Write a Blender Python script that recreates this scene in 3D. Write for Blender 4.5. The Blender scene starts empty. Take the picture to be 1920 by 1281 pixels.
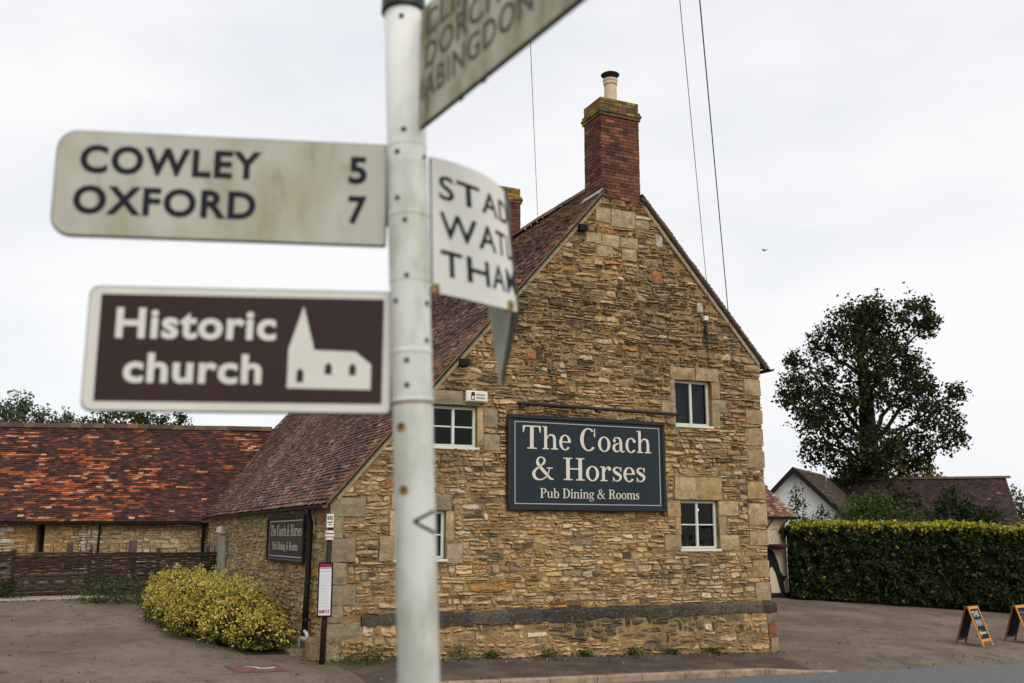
import bpy, bmesh, math, random
import numpy as np
from mathutils import Vector, noise as mnoise

rnd = random.Random(7)
V = lambda *a: np.array(a, float)
scene = bpy.context.scene
COL = scene.collection

# ------------------------------------------------------------------ camera
cam_d = bpy.data.cameras.new('camera')
cam = bpy.data.objects.new('camera', cam_d)
COL.objects.link(cam)
cam.location = (0, 0, 2.4)
cam.rotation_euler = (math.radians(90 + 10.97), 0, 0)
cam_d.sensor_width = 36.0
cam_d.lens = 36.0 * 1880 / 1920
cam_d.clip_end = 2000
cam_d.dof.use_dof = True
cam_d.dof.focus_distance = 20.5
cam_d.dof.aperture_fstop = 2.8
scene.camera = cam

# ------------------------------------------------------------------ sky, sun, exposure
SUN_EL, SUN_AZ = math.radians(38), math.radians(152)      # azimuth clockwise from +Y: behind the camera, to the right
w = bpy.data.worlds.new('World'); scene.world = w; w.use_nodes = True
nt = w.node_tree; N = nt.nodes; N.clear()
out = N.new('ShaderNodeOutputWorld'); bg = N.new('ShaderNodeBackground')
sky = N.new('ShaderNodeTexSky'); sky.sky_type = 'NISHITA'; sky.sun_disc = False
sky.sun_elevation = SUN_EL; sky.sun_rotation = SUN_AZ
sc_ = N.new('ShaderNodeVectorMath'); sc_.operation = 'SCALE'; sc_.inputs['Scale'].default_value = 0.10
tc = N.new('ShaderNodeTexCoord')
mp = N.new('ShaderNodeMapping'); mp.inputs['Scale'].default_value = (1.3, 1.3, 3.6)
nz = N.new('ShaderNodeTexNoise'); nz.inputs['Scale'].default_value = 1.35; nz.inputs['Detail'].default_value = 6; nz.inputs['Roughness'].default_value = 0.52
rp = N.new('ShaderNodeValToRGB')
rp.color_ramp.elements[0].position = 0.30; rp.color_ramp.elements[0].color = (0.74, 0.765, 0.83, 1)
rp.color_ramp.elements[1].position = 0.60; rp.color_ramp.elements[1].color = (0.96, 0.96, 0.96, 1)
mx = N.new('ShaderNodeMix'); mx.data_type = 'RGBA'; mx.inputs[0].default_value = 0.93
L = nt.links.new
L(tc.outputs['Generated'], mp.inputs[0]); L(mp.outputs[0], nz.inputs['Vector']); L(nz.outputs['Fac'], rp.inputs[0])
L(sky.outputs[0], sc_.inputs[0]); L(sc_.outputs[0], mx.inputs[6]); L(rp.outputs[0], mx.inputs[7])
L(mx.outputs[2], bg.inputs[0]); bg.inputs[1].default_value = 1.0; L(bg.outputs[0], out.inputs[0])

sun_d = bpy.data.lights.new('sun', 'SUN'); sun = bpy.data.objects.new('sun', sun_d); COL.objects.link(sun)
sun_d.energy = 1.5; sun_d.angle = math.radians(35); sun_d.color = (1, 0.95, 0.88)
sd = Vector((math.sin(SUN_AZ) * math.cos(SUN_EL), math.cos(SUN_AZ) * math.cos(SUN_EL), math.sin(SUN_EL)))
sun.rotation_euler = (-sd).to_track_quat('-Z', 'Y').to_euler()

vs = scene.view_settings
scene.display_settings.display_device = 'sRGB'
vs.view_transform = 'Standard'; vs.look = 'None'; vs.exposure = 0.08; vs.gamma = 1.0
scene.cycles.use_denoising = True
scene.cycles.max_bounces = 6
scene.cycles.transparent_max_bounces = 8

# ------------------------------------------------------------------ materials
def mat(name, color=None, rough=0.85, attr=False, var=0.25, scale=8.0, bump=0.0, bscale=40.0, bdist=0.01,
        color2=None, c2scale=3.0, c2lo=0.5, c2hi=0.65, color3=None, c3scale=9.0, c3lo=0.58, c3hi=0.68, spec=0.15, metal=0.0, translucent=0.0, stretch=None, detail=4):
    m = bpy.data.materials.new(name); m.use_nodes = True
    t = m.node_tree; n = t.nodes; l = t.links.new
    p = n['Principled BSDF']
    p.inputs['Roughness'].default_value = rough; p.inputs['Metallic'].default_value = metal
    p.inputs['Specular IOR Level'].default_value = spec
    g = n.new('ShaderNodeNewGeometry'); pos = g.outputs['Position']
    if stretch:
        ma = n.new('ShaderNodeMapping'); ma.inputs['Scale'].default_value = stretch; l(pos, ma.inputs[0]); pos = ma.outputs[0]
    if attr:
        a = n.new('ShaderNodeAttribute'); a.attribute_name = 'col'; csrc = a.outputs['Color']
    else:
        rgb = n.new('ShaderNodeRGB'); rgb.outputs[0].default_value = (*color, 1); csrc = rgb.outputs[0]
    def noise(s, d=detail):
        x = n.new('ShaderNodeTexNoise'); x.inputs['Scale'].default_value = s; x.inputs['Detail'].default_value = d
        x.inputs['Roughness'].default_value = 0.6; l(pos, x.inputs['Vector']); return x.outputs['Fac']
    def ramp(src, lo, hi):
        r = n.new('ShaderNodeMapRange'); r.inputs[1].default_value = lo; r.inputs[2].default_value = hi; l(src, r.inputs[0]); return r.outputs[0]
    for c2, s2, lo, hi in ((color2, c2scale, c2lo, c2hi), (color3, c3scale, c3lo, c3hi)):
        if c2 is not None:
            mm = n.new('ShaderNodeMix'); mm.data_type = 'RGBA'; l(ramp(noise(s2), lo, hi), mm.inputs[0]); l(csrc, mm.inputs[6]); mm.inputs[7].default_value = (*c2, 1); csrc = mm.outputs[2]
    if var:
        r = n.new('ShaderNodeMapRange'); r.inputs[1].default_value = 0.25; r.inputs[2].default_value = 0.75
        r.inputs[3].default_value = 1 - var; r.inputs[4].default_value = 1 + var; l(noise(scale), r.inputs[0])
        sc = n.new('ShaderNodeVectorMath'); sc.operation = 'SCALE'; l(csrc, sc.inputs[0]); l(r.outputs[0], sc.inputs['Scale']); csrc = sc.outputs[0]
    l(csrc, p.inputs['Base Color'])
    if bump:
        b = n.new('ShaderNodeBump'); b.inputs['Strength'].default_value = bump; b.inputs['Distance'].default_value = bdist
        l(noise(bscale, 5), b.inputs['Height']); l(b.outputs[0], p.inputs['Normal'])
    if translucent:
        tr = n.new('ShaderNodeBsdfTranslucent'); l(csrc, tr.inputs[0]); ms = n.new('ShaderNodeMixShader'); ms.inputs[0].default_value = translucent
        l(p.outputs[0], ms.inputs[1]); l(tr.outputs[0], ms.inputs[2]); l(ms.outputs[0], n['Material Output'].inputs[0])
    return m

M = {}
M['stone'] = mat('stone', attr=True, rough=0.95, var=0.40, scale=9, bump=1.0, bscale=26, bdist=0.07, spec=0.1, color2=(0.15, 0.115, 0.07), c2scale=5, c2lo=0.62, c2hi=0.86, color3=(0.12, 0.09, 0.055), c3scale=24, c3lo=0.58, c3hi=0.76, detail=7)
M['plinth'] = mat('plinth_stone', attr=True, rough=0.95, var=0.5, scale=18, bump=1.0, bscale=30, bdist=0.06, spec=0.1, color2=(0.20, 0.175, 0.135), c2scale=14, c2lo=0.56, c2hi=0.70, color3=(0.36, 0.33, 0.28), c3scale=34, c3lo=0.66, c3hi=0.74, detail=7)
M['mortar'] = mat('mortar', (0.37, 0.235, 0.10), rough=0.95, var=0.4, scale=5, bump=1.0, bscale=25, bdist=0.05, color2=(0.17, 0.125, 0.075), c2scale=0.9, spec=0.1)
M['ashlar'] = mat('ashlar', attr=True, rough=0.95, var=0.34, scale=7, bump=0.9, bscale=36, bdist=0.03, spec=0.1, color2=(0.22, 0.165, 0.095), c2scale=4, c2lo=0.52, c2hi=0.72, color3=(0.15, 0.115, 0.07), c3scale=26, c3lo=0.56, c3hi=0.72, detail=7)
M['tile'] = mat('tile', attr=True, rough=0.9, var=0.35, scale=22, bump=0.5, bscale=70, bdist=0.008, spec=0.15)
M['brick'] = mat('brick', attr=True, rough=0.92, var=0.3, scale=25, bump=0.5, bscale=80, bdist=0.006, spec=0.15)
M['brickmortar'] = mat('brick_mortar', (0.30, 0.24, 0.18), var=0.3, scale=20, bump=0.5)
M['black'] = mat('black_iron', (0.012, 0.012, 0.014), rough=0.45, var=0.3, scale=20, spec=0.4)
M['blackmatt'] = mat('black_matt', (0.015, 0.015, 0.016), rough=0.8, var=0.2)
M['lead'] = mat('lead', (0.33, 0.33, 0.35), rough=0.6, var=0.3, scale=15)
M['verge'] = mat('verge_mortar', (0.33, 0.25, 0.155), var=0.3, scale=10, bump=0.6, bscale=30, bdist=0.015)
M['barge'] = mat('verge_strip', (0.17, 0.13, 0.10), var=0.35, scale=9, bump=0.3)
M['frame'] = mat('window_paint', (0.66, 0.655, 0.56), rough=0.5, var=0.06, scale=12)
M['interior'] = mat('room_interior', (0.035, 0.026, 0.02), rough=0.9, var=0.4, scale=2)
M['curtain'] = mat('dark_curtain', (0.03, 0.027, 0.05), rough=0.9, var=0.5, scale=5, stretch=(6, 6, 0.6))
M['signboard'] = mat('sign_board', (0.022, 0.031, 0.037), rough=0.55, var=0.1, scale=3)
M['signpaint'] = mat('sign_lettering', (0.68, 0.63, 0.53), rough=0.6, var=0.06)
M['signline'] = mat('sign_line', (0.42, 0.43, 0.42), rough=0.6, var=0.05)
M['signgrey'] = mat('side_sign_board', (0.045, 0.047, 0.042), rough=0.35, var=0.1, scale=3)
M['postpaint'] = mat('post_paint', (0.79, 0.79, 0.75), rough=0.45, var=0.08, scale=12, color2=(0.48, 0.50, 0.39), c2scale=9, c2lo=0.48, c2hi=0.74, color3=(0.45, 0.42, 0.33), c3scale=28, c3lo=0.66, c3hi=0.78, stretch=(1, 1, 0.45))
M['fingerface'] = mat('finger_paint', (0.52, 0.51, 0.44), rough=0.5, var=0.10, scale=7, color2=(0.36, 0.33, 0.22), c2scale=6, c2lo=0.46, c2hi=0.72, color3=(0.22, 0.18, 0.09), c3scale=13, c3lo=0.58, c3hi=0.82, stretch=(1, 1, 0.4))
M['fingerwhite'] = mat('finger_paint_clean', (0.74, 0.73, 0.68), rough=0.5, var=0.05, scale=10, color2=(0.55, 0.54, 0.42), c2scale=9, c2lo=0.58, c2hi=0.8)
M['fingerdirty'] = mat('finger_paint_algae', (0.60, 0.57, 0.45), rough=0.6, var=0.15, scale=10, color2=(0.27, 0.24, 0.11), c2scale=8, c2lo=0.42, c2hi=0.66, color3=(0.11, 0.08, 0.035), c3scale=11, c3lo=0.54, c3hi=0.68, stretch=(1, 1, 0.35))
M['letterblack'] = mat('letter_black', (0.014, 0.014, 0.02), rough=0.5, var=0.1)
M['letterfade'] = mat('letter_faded', (0.10, 0.095, 0.085), rough=0.6, var=0.4, scale=30)
M['edge'] = mat('sign_edge', (0.09, 0.09, 0.075), rough=0.6, var=0.3, scale=20)
M['brown'] = mat('tourist_brown', (0.045, 0.026, 0.024), rough=0.45, var=0.12, scale=5)
M['signwhite'] = mat('sign_white', (0.74, 0.71, 0.65), rough=0.5, var=0.06, scale=8)
M['bolt'] = mat('bolt', (0.06, 0.055, 0.05), rough=0.6, var=0.3, scale=60)
M['rust'] = mat('rust', (0.16, 0.06, 0.02), rough=0.9, var=0.5, scale=60)
M['lichen'] = mat('lichen', (0.30, 0.20, 0.05), rough=0.95, var=0.5, scale=60, bump=0.8, bscale=150)
M['tarmac'] = mat('tarmac', (0.122, 0.091, 0.068), rough=0.9, var=0.42, scale=26, bump=1.0, bscale=60, bdist=0.012, color2=(0.205, 0.157, 0.117), c2scale=0.5, c2lo=0.40, c2hi=0.66, color3=(0.058, 0.047, 0.040), c3scale=2.6, c3lo=0.54, c3hi=0.74, stretch=(1, 0.8, 1), spec=0.25, detail=8)
M['road'] = mat('road', (0.135, 0.138, 0.14), rough=0.85, var=0.35, scale=24, bump=0.7, bscale=120, bdist=0.006, color3=(0.08, 0.08, 0.08), c3scale=9, c3lo=0.55, c3hi=0.8, detail=8)
M['pavement'] = mat('pavement', (0.078, 0.060, 0.048), rough=0.9, var=0.45, scale=24, bump=1.0, bscale=60, bdist=0.006, color2=(0.125, 0.098, 0.078), c2scale=1.2, c2lo=0.45, c2hi=0.6, detail=8)
M['kerb'] = mat('kerb', (0.33, 0.24, 0.17), rough=0.9, var=0.3, scale=7, bump=0.6, bscale=60, bdist=0.01, color2=(0.20, 0.16, 0.12), c2scale=3)
M['grass'] = mat('grass_ground', (0.055, 0.07, 0.025), rough=0.95, var=0.4, scale=2, bump=0.8, bscale=20, bdist=0.03, color2=(0.10, 0.085, 0.045), c2scale=0.8)
M['gravel'] = mat('gravel', (0.42, 0.35, 0.26), rough=0.95, var=0.4, scale=30, bump=1, bscale=50, bdist=0.02)
M['soil'] = mat('soil', (0.05, 0.038, 0.026), rough=0.95, var=0.5, scale=8, bump=1, bscale=18, bdist=0.04)
M['render'] = mat('cream_render', (0.60, 0.51, 0.37), rough=0.9, var=0.08, scale=2)
M['whiterender'] = mat('white_render', (0.70, 0.70, 0.69), rough=0.9, var=0.07, scale=1.5)
M['bark'] = mat('bark', (0.028, 0.022, 0.016), rough=0.95, var=0.4, scale=6, bump=1, bscale=12, bdist=0.05, stretch=(1, 1, 0.3))
M['leaf'] = mat('leaf', attr=True, rough=0.6, var=0.15, scale=2, translucent=0.22, spec=0.15)
M['core'] = mat('hedge_twigs', (0.018, 0.016, 0.009), rough=1, var=0.5, scale=10, spec=0)
M['wattle'] = mat('wattle', attr=True, rough=0.9, var=0.35, scale=20, bump=0.5, bscale=60)
M['oakpost'] = mat('weathered_post', (0.12, 0.095, 0.075), rough=0.95, var=0.35, scale=12, bump=0.5, stretch=(3, 3, 0.4))
M['pine'] = mat('orange_pine', (0.62, 0.26, 0.04), rough=0.5, var=0.25, scale=12, stretch=(3, 3, 0.5))
M['pineshaded'] = mat('shaded_back_leg', (0.17, 0.07, 0.03), rough=0.6, var=0.3, scale=12)  # same pine darkened: shade of the back leaf put into the colour
M['chalkboard'] = mat('chalkboard', (0.008, 0.010, 0.013), rough=0.6, var=0.3, scale=20)
M['chalkgreen'] = mat('chalk_green', (0.30, 0.46, 0.42), rough=0.9, var=0.3, scale=60)
M['chalkwhite'] = mat('chalk_white', (0.34, 0.36, 0.36), rough=0.9, var=0.4, scale=60)
M['chalkblue'] = mat('chalk_blue', (0.03, 0.12, 0.22), rough=0.9, var=0.4, scale=60)
M['plasticwhite'] = mat('white_plastic', (0.74, 0.70, 0.62), rough=0.4, var=0.05)
M['pipewhite'] = mat('white_pipe', (0.68, 0.70, 0.74), rough=0.35, var=0.1, scale=30)
M['postbrown'] = mat('brown_pole', (0.035, 0.022, 0.016), rough=0.6, var=0.3, scale=20)
M['paper'] = mat('timetable_paper', (0.66, 0.67, 0.68), rough=0.4, var=0.03)
M['red'] = mat('timetable_red', (0.28, 0.02, 0.035), rough=0.4, var=0.1)
M['blue'] = mat('timetable_blue', (0.30, 0.34, 0.50), rough=0.4, var=0.1)
M['greendoor'] = mat('grey_green_paint', (0.33, 0.33, 0.26), rough=0.6, var=0.15, scale=6)
M['manhole'] = mat('manhole_red', (0.17, 0.085, 0.06), rough=0.9, var=0.3, scale=15, bump=0.4, bscale=90)
M['spray'] = mat('spray_paint', (0.40, 0.55, 0.55), rough=0.8, var=0.3, scale=40)
M['pot'] = mat('chimney_pot', (0.62, 0.47, 0.34), rough=0.8, var=0.12, scale=10)
M['basket'] = mat('basket_coir', (0.10, 0.05, 0.03), rough=0.95, var=0.5, scale=30)
M['wire'] = mat('wire', (0.10, 0.11, 0.16), rough=0.6, var=0)
M['bird'] = mat('bird_dark', (0.02, 0.02, 0.022), rough=0.8, var=0.2)
M['farroof'] = mat('far_roof', attr=True, rough=0.95, var=0.3, scale=3, spec=0.1)

def glass_mat():
    m = bpy.data.materials.new('window_glass'); m.use_nodes = True
    t = m.node_tree; n = t.nodes; l = t.links.new; n.remove(n['Principled BSDF'])
    tr = n.new('ShaderNodeBsdfTransparent'); tr.inputs[0].default_value = (0.8, 0.84, 0.82, 1)
    gl = n.new('ShaderNodeBsdfGlossy'); gl.inputs['Roughness'].default_value = 0.04; gl.inputs[0].default_value = (0.9, 0.93, 1, 1)
    fr = n.new('ShaderNodeFresnel'); fr.inputs[0].default_value = 1.22
    ge = n.new('ShaderNodeNewGeometry'); nz = n.new('ShaderNodeTexNoise'); nz.inputs['Scale'].default_value = 2.2
    bp = n.new('ShaderNodeBump'); bp.inputs['Strength'].default_value = 0.08; bp.inputs['Distance'].default_value = 0.1
    l(ge.outputs['Position'], nz.inputs['Vector']); l(nz.outputs['Fac'], bp.inputs['Height']); l(bp.outputs[0], gl.inputs['Normal'])
    ms = n.new('ShaderNodeMixShader'); l(fr.outputs[0], ms.inputs[0]); l(tr.outputs[0], ms.inputs[1]); l(gl.outputs[0], ms.inputs[2])
    l(ms.outputs[0], n['Material Output'].inputs[0]); return m
M['glass'] = glass_mat()
def emit_mat(name, c, s):
    m = bpy.data.materials.new(name); m.use_nodes = True
    p = m.node_tree.nodes['Principled BSDF']; p.inputs['Emission Color'].default_value = (*c, 1); p.inputs['Emission Strength'].default_value = s
    nzz = m.node_tree.nodes.new('ShaderNodeTexNoise'); m.node_tree.links.new(nzz.outputs['Color'], p.inputs['Base Color']); return m
M['bulb'] = emit_mat('lit_bulb', (1, 0.62, 0.30), 2.5)

# ------------------------------------------------------------------ geometry helpers
class Fr:                                   # local frame: a right, z up (world), c outwards
    def __init__(s, o, a):
        s.o = V(*o); s.a = V(*a, 0) if len(a) == 2 else V(*a); s.a /= np.linalg.norm(s.a)
        s.z = V(0, 0, 1); s.c = np.cross(s.a, s.z)
    def __call__(s, a, z, c=0.0): return s.o + s.a * a + s.z * z + s.c * c

class MB:
    def __init__(s): s.v = []; s.f = []; s.k = []
    def add(s, verts, faces, col=None):
        n = len(s.v); s.v.extend([tuple(p) for p in verts]); s.f.extend([tuple(i + n for i in f) for f in faces]); s.k.extend([col] * len(faces)); return s
    def hexa(s, p, col=None):               # 8 points: bottom 4, top 4
        return s.add(p, [(3, 2, 1, 0), (4, 5, 6, 7), (0, 1, 5, 4), (1, 2, 6, 5), (2, 3, 7, 6), (3, 0, 4, 7)], col)
    def box(s, fr, a0, a1, z0, z1, c0, c1, col=None):
        return s.hexa([fr(a0, z0, c1), fr(a1, z0, c1), fr(a1, z0, c0), fr(a0, z0, c0), fr(a0, z1, c1), fr(a1, z1, c1), fr(a1, z1, c0), fr(a0, z1, c0)], col)
    def bbox(s, fr, a0, a1, z0, z1, c0, c1, bv=0.01, col=None):   # front edges chamfered
        r0 = [fr(a0, z0, c0), fr(a1, z0, c0), fr(a1, z1, c0), fr(a0, z1, c0)]
        r1 = [fr(a0, z0, c1 - bv), fr(a1, z0, c1 - bv), fr(a1, z1, c1 - bv), fr(a0, z1, c1 - bv)]
        r2 = [fr(a0 + bv, z0 + bv, c1), fr(a1 - bv, z0 + bv, c1), fr(a1 - bv, z1 - bv, c1), fr(a0 + bv, z1 - bv, c1)]
        f = [(8, 9, 10, 11), (3, 2, 1, 0)]
        for i in range(4):
            j = (i + 1) % 4; f += [(i, j, 4 + j, 4 + i), (4 + i, 4 + j, 8 + j, 8 + i)]
        return s.add(r0 + r1 + r2, f, col)
    def tube(s, pts, rad, n=8, col=None, cap=True):
        pts = [Vector(p) for p in pts]; rad = rad if hasattr(rad, '__len__') else [rad] * len(pts); rings = []
        up = None
        for i, p in enumerate(pts):
            d = (pts[min(i + 1, len(pts) - 1)] - pts[max(i - 1, 0)]).normalized()
            if up is None: up = d.orthogonal().normalized()
            x = (up - d * up.dot(d)); x = x.normalized() if x.length > 1e-6 else d.orthogonal().normalized(); up = x; y = d.cross(x)
            rings.append([p + (x * math.cos(2 * math.pi * k / n) + y * math.sin(2 * math.pi * k / n)) * rad[i] for k in range(n)])
        vs_ = [q for r in rings for q in r]; f = []
        for i in range(len(pts) - 1):
            for k in range(n): f.append((i * n + k, i * n + (k + 1) % n, (i + 1) * n + (k + 1) % n, (i + 1) * n + k))
        if cap: f += [tuple(range(n - 1, -1, -1)), tuple((len(pts) - 1) * n + k for k in range(n))]
        return s.add(vs_, f, col)
    def poly_prism(s, pts2, fr, c0, c1, col=None):      # pts2 [(a,z)] counter-clockwise seen from outside
        n = len(pts2); vs_ = [fr(a, z, c1) for a, z in pts2] + [fr(a, z, c0) for a, z in pts2]
        f = [tuple(range(n)), tuple(range(2 * n - 1, n - 1, -1))] + [(i, n + i, n + (i + 1) % n, (i + 1) % n) for i in range(n)]
        return s.add(vs_, f, col)
    def build(s, name, m, parent=None, smooth=False, kind=None):
        return mk(name, s.v, s.f, m, parent, s.k if any(k is not None for k in s.k) else None, smooth, kind)

WLOC = {}
def mk(name, verts, faces, m, parent=None, cols=None, smooth=False, kind=None):
    v = np.asarray(verts, float).reshape(-1, 3)
    lo, hi = v.min(0), v.max(0); c = V((lo[0] + hi[0]) / 2, (lo[1] + hi[1]) / 2, lo[2])
    me = bpy.data.meshes.new(name)
    if isinstance(faces, np.ndarray):
        k = faces.shape[1]; nf = len(faces)
        me.vertices.add(len(v)); me.vertices.foreach_set('co', (v - c).ravel())
        me.loops.add(nf * k); me.loops.foreach_set('vertex_index', faces.ravel().astype(np.int32))
        me.polygons.add(nf); me.polygons.foreach_set('loop_start', np.arange(0, nf * k, k, dtype=np.int32))
        me.update(calc_edges=True); cnt = np.full(nf, k)
    else:
        me.from_pydata([tuple(p) for p in (v - c)], [], faces); cnt = np.array([len(f) for f in faces])
    if cols is not None:
        ca = np.array([(0.3, 0.3, 0.3) if q is None else q for q in cols], float)
        ca = np.hstack([ca, np.ones((len(ca), 1))])
        at = me.color_attributes.new('col', 'FLOAT_COLOR', 'CORNER'); at.data.foreach_set('color', np.repeat(ca, cnt, axis=0).ravel())
    if smooth: me.polygons.foreach_set('use_smooth', [True] * len(me.polygons))
    me.materials.append(m); me.validate()
    o = bpy.data.objects.new(name, me); COL.objects.link(o)
    if parent is not None:
        o.parent = parent; o.location = c - WLOC[parent.name]
    else: o.location = c
    WLOC[o.name] = c
    if kind: o['kind'] = kind
    return o

def tag(o, label, cat, group=None):
    o['label'] = label; o['category'] = cat
    if group: o['group'] = group
    return o
def thing(name, loc, label, cat, group=None):
    o = bpy.data.objects.new(name, None); COL.objects.link(o); o.location = loc; WLOC[o.name] = V(*loc); o.empty_display_size = 0.2
    return tag(o, label, cat, group)
def part_empty(name, loc, parent, label=None):
    o = bpy.data.objects.new(name, None); COL.objects.link(o); o.parent = parent; o.location = V(*loc) - WLOC[parent.name]; WLOC[o.name] = V(*loc)
    if label: o['label'] = label
    return o
def structure(o): o['kind'] = 'structure'; return o
def fbm(x, y, s=1.0, seed=0.0): return mnoise.fractal((x * s + seed, y * s - seed * 1.7, seed), 1.0, 2.0, 4)   # about -1..1
def pick(r, opts):
    t = r.random() * sum(w_ for w_, _ in opts)
    for w_, c in opts:
        t -= w_
        if t <= 0: return c
    return opts[-1][1]
def jit(r, c, a=0.15):
    k = 1 + r.uniform(-a, a); return tuple(max(0.004, x * k * (1 + r.uniform(-a, a) * 0.25)) for x in c)

# ------------------------------------------------------------------ world layout (metres)
YAW = math.radians(25.0)
E3 = V(math.cos(YAW), math.sin(YAW), 0); B3 = V(-math.sin(YAW), math.cos(YAW), 0)
R0 = V(5.498, 22.04, 0); P0 = R0 - 9.59 * E3                 # right and left foot of the gable
G = Fr(R0, E3)                                               # gable face: a runs -9.59 .. 0
LW = Fr(P0, -B3)                                             # left side wall: a = -distance from the near corner
LSL = 1.154; RSL = 1.117                                     # roof slopes left and right
def zleft(s): return 3.27 + (s + 9.43) * LSL
def zright(s): return 6.25 - (s - 0.04) * RSL
APEX_S = -3.45; APEX_Z = zleft(APEX_S)
ROOF_L = 17.6
KD = V(0.883, 0.469, 0); KQ = V(0.469, -0.883, 0); K0 = V(-0.84, 16.49, 0)   # kerb line and the direction from it to the road
def plane_z(x, y):
    x = min(max(x, -30), 32); y = min(max(y, 2), 50)
    return -0.0457 * (x - 5.5) + 0.029 * (y - 22.04)
def sm(t): t = min(max(t, 0), 1); return t * t * (3 - 2 * t)
def gz(x, y):
    q = (x - K0[0]) * KQ[0] + (y - K0[1]) * KQ[1]
    return plane_z(x, y) - 0.11 * sm((q + 1.3) / 1.3) + 1.25 * sm((q - 7.2) / 5)

# ================================================================== GROUND
def sheet(name, pts_fn, nu, nv, m, kind='structure'):
    vs_ = [pts_fn(i / nu, j / nv) for j in range(nv + 1) for i in range(nu + 1)]
    f = np.array([(j * (nu + 1) + i, j * (nu + 1) + i + 1, (j + 1) * (nu + 1) + i + 1, (j + 1) * (nu + 1) + i) for j in range(nv) for i in range(nu)])
    return mk(name, vs_, f, m, smooth=True, kind=kind)
def warp(t, n0, n1, far0, far1):            # dense in the middle, reaching far out
    if t < 0.1: return far0 + (n0 - far0) * (t / 0.1)
    if t > 0.9: return n1 + (far1 - n1) * ((t - 0.9) / 0.1)
    return n0 + (n1 - n0) * (t - 0.1) / 0.8
def gnd(u, v):
    x = warp(u, -45, 50, -700, 700); y = warp(v, -8, 70, -300, 900); return (x, y, gz(x, y) - 0.03)
sheet('ground', gnd, 120, 120, M['grass'])
def kq(t, q, dz): p = K0 + KD * t + KQ * q; return (p[0], p[1], gz(p[0], p[1]) + dz)
sheet('forecourt', lambda u, v: kq(-27 + 62 * u, 0.3 - 26 * v, 0.006), 70, 110, M['tarmac'])
sheet('road', lambda u, v: kq(-60 + 150 * u, 0.0 + 6.8 * v, 0.012), 100, 24, M['road'])
def pav(u, v):
    t = -1.3 + 9.0 * u; q = -2.75 + 2.62 * v
    p = K0 + KD * t + KQ * q; full = plane_z(p[0], p[1]); low = gz(p[0], p[1])
    k = sm((t + 1.3) / 0.8) * sm((7.7 - t) / 1.3)
    return (p[0], p[1], low + (full - low) * k + 0.011 + 0.004 * fbm(p[0], p[1], 1.5, 3))
sheet('pavement', pav, 60, 20, M['pavement'])
kerb = bpy.data.objects.new('kerb', None); COL.objects.link(kerb); kerb['kind'] = 'structure'; kerb.location = K0; WLOC['kerb'] = K0.copy()
t = -1.1
while t < 7.4:
    ln = 0.92; tp = []
    for tt in (t, t + ln):
        p = K0 + KD * tt; low = gz(*p[:2]); tp.append(low + (plane_z(*p[:2]) - low) * (sm((7.7 - tt) / 1.3) * 0.93 + 0.07) + 0.022 + rnd.uniform(-0.004, 0.004))
    def kp(tt, q, z): p = K0 + KD * tt + KQ * q; return (p[0], p[1], z)
    a, b_ = t + 0.007, t + ln - 0.007; bv = 0.018
    mb = MB(); z0, z1 = tp; lo = gz(*(K0 + KD * t)[:2]) - 0.1
    prof = lambda tt, z: [kp(tt, -0.14, lo), kp(tt, 0.012, lo), kp(tt, 0.006, z - bv * 1.4), kp(tt, -0.012, z - bv * 0.3), kp(tt, -0.03, z), kp(tt, -0.14, z)]
    vs_ = prof(a, z0) + prof(b_, z1)
    mb.add(vs_, [(5, 4, 3, 2, 1, 0), (6, 7, 8, 9, 10, 11)] + [(i, (i + 1) % 6, 6 + (i + 1) % 6, 6 + i) for i in range(6)])
    mb.build('kerb_stone', M['kerb'], kerb); t += ln

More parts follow.
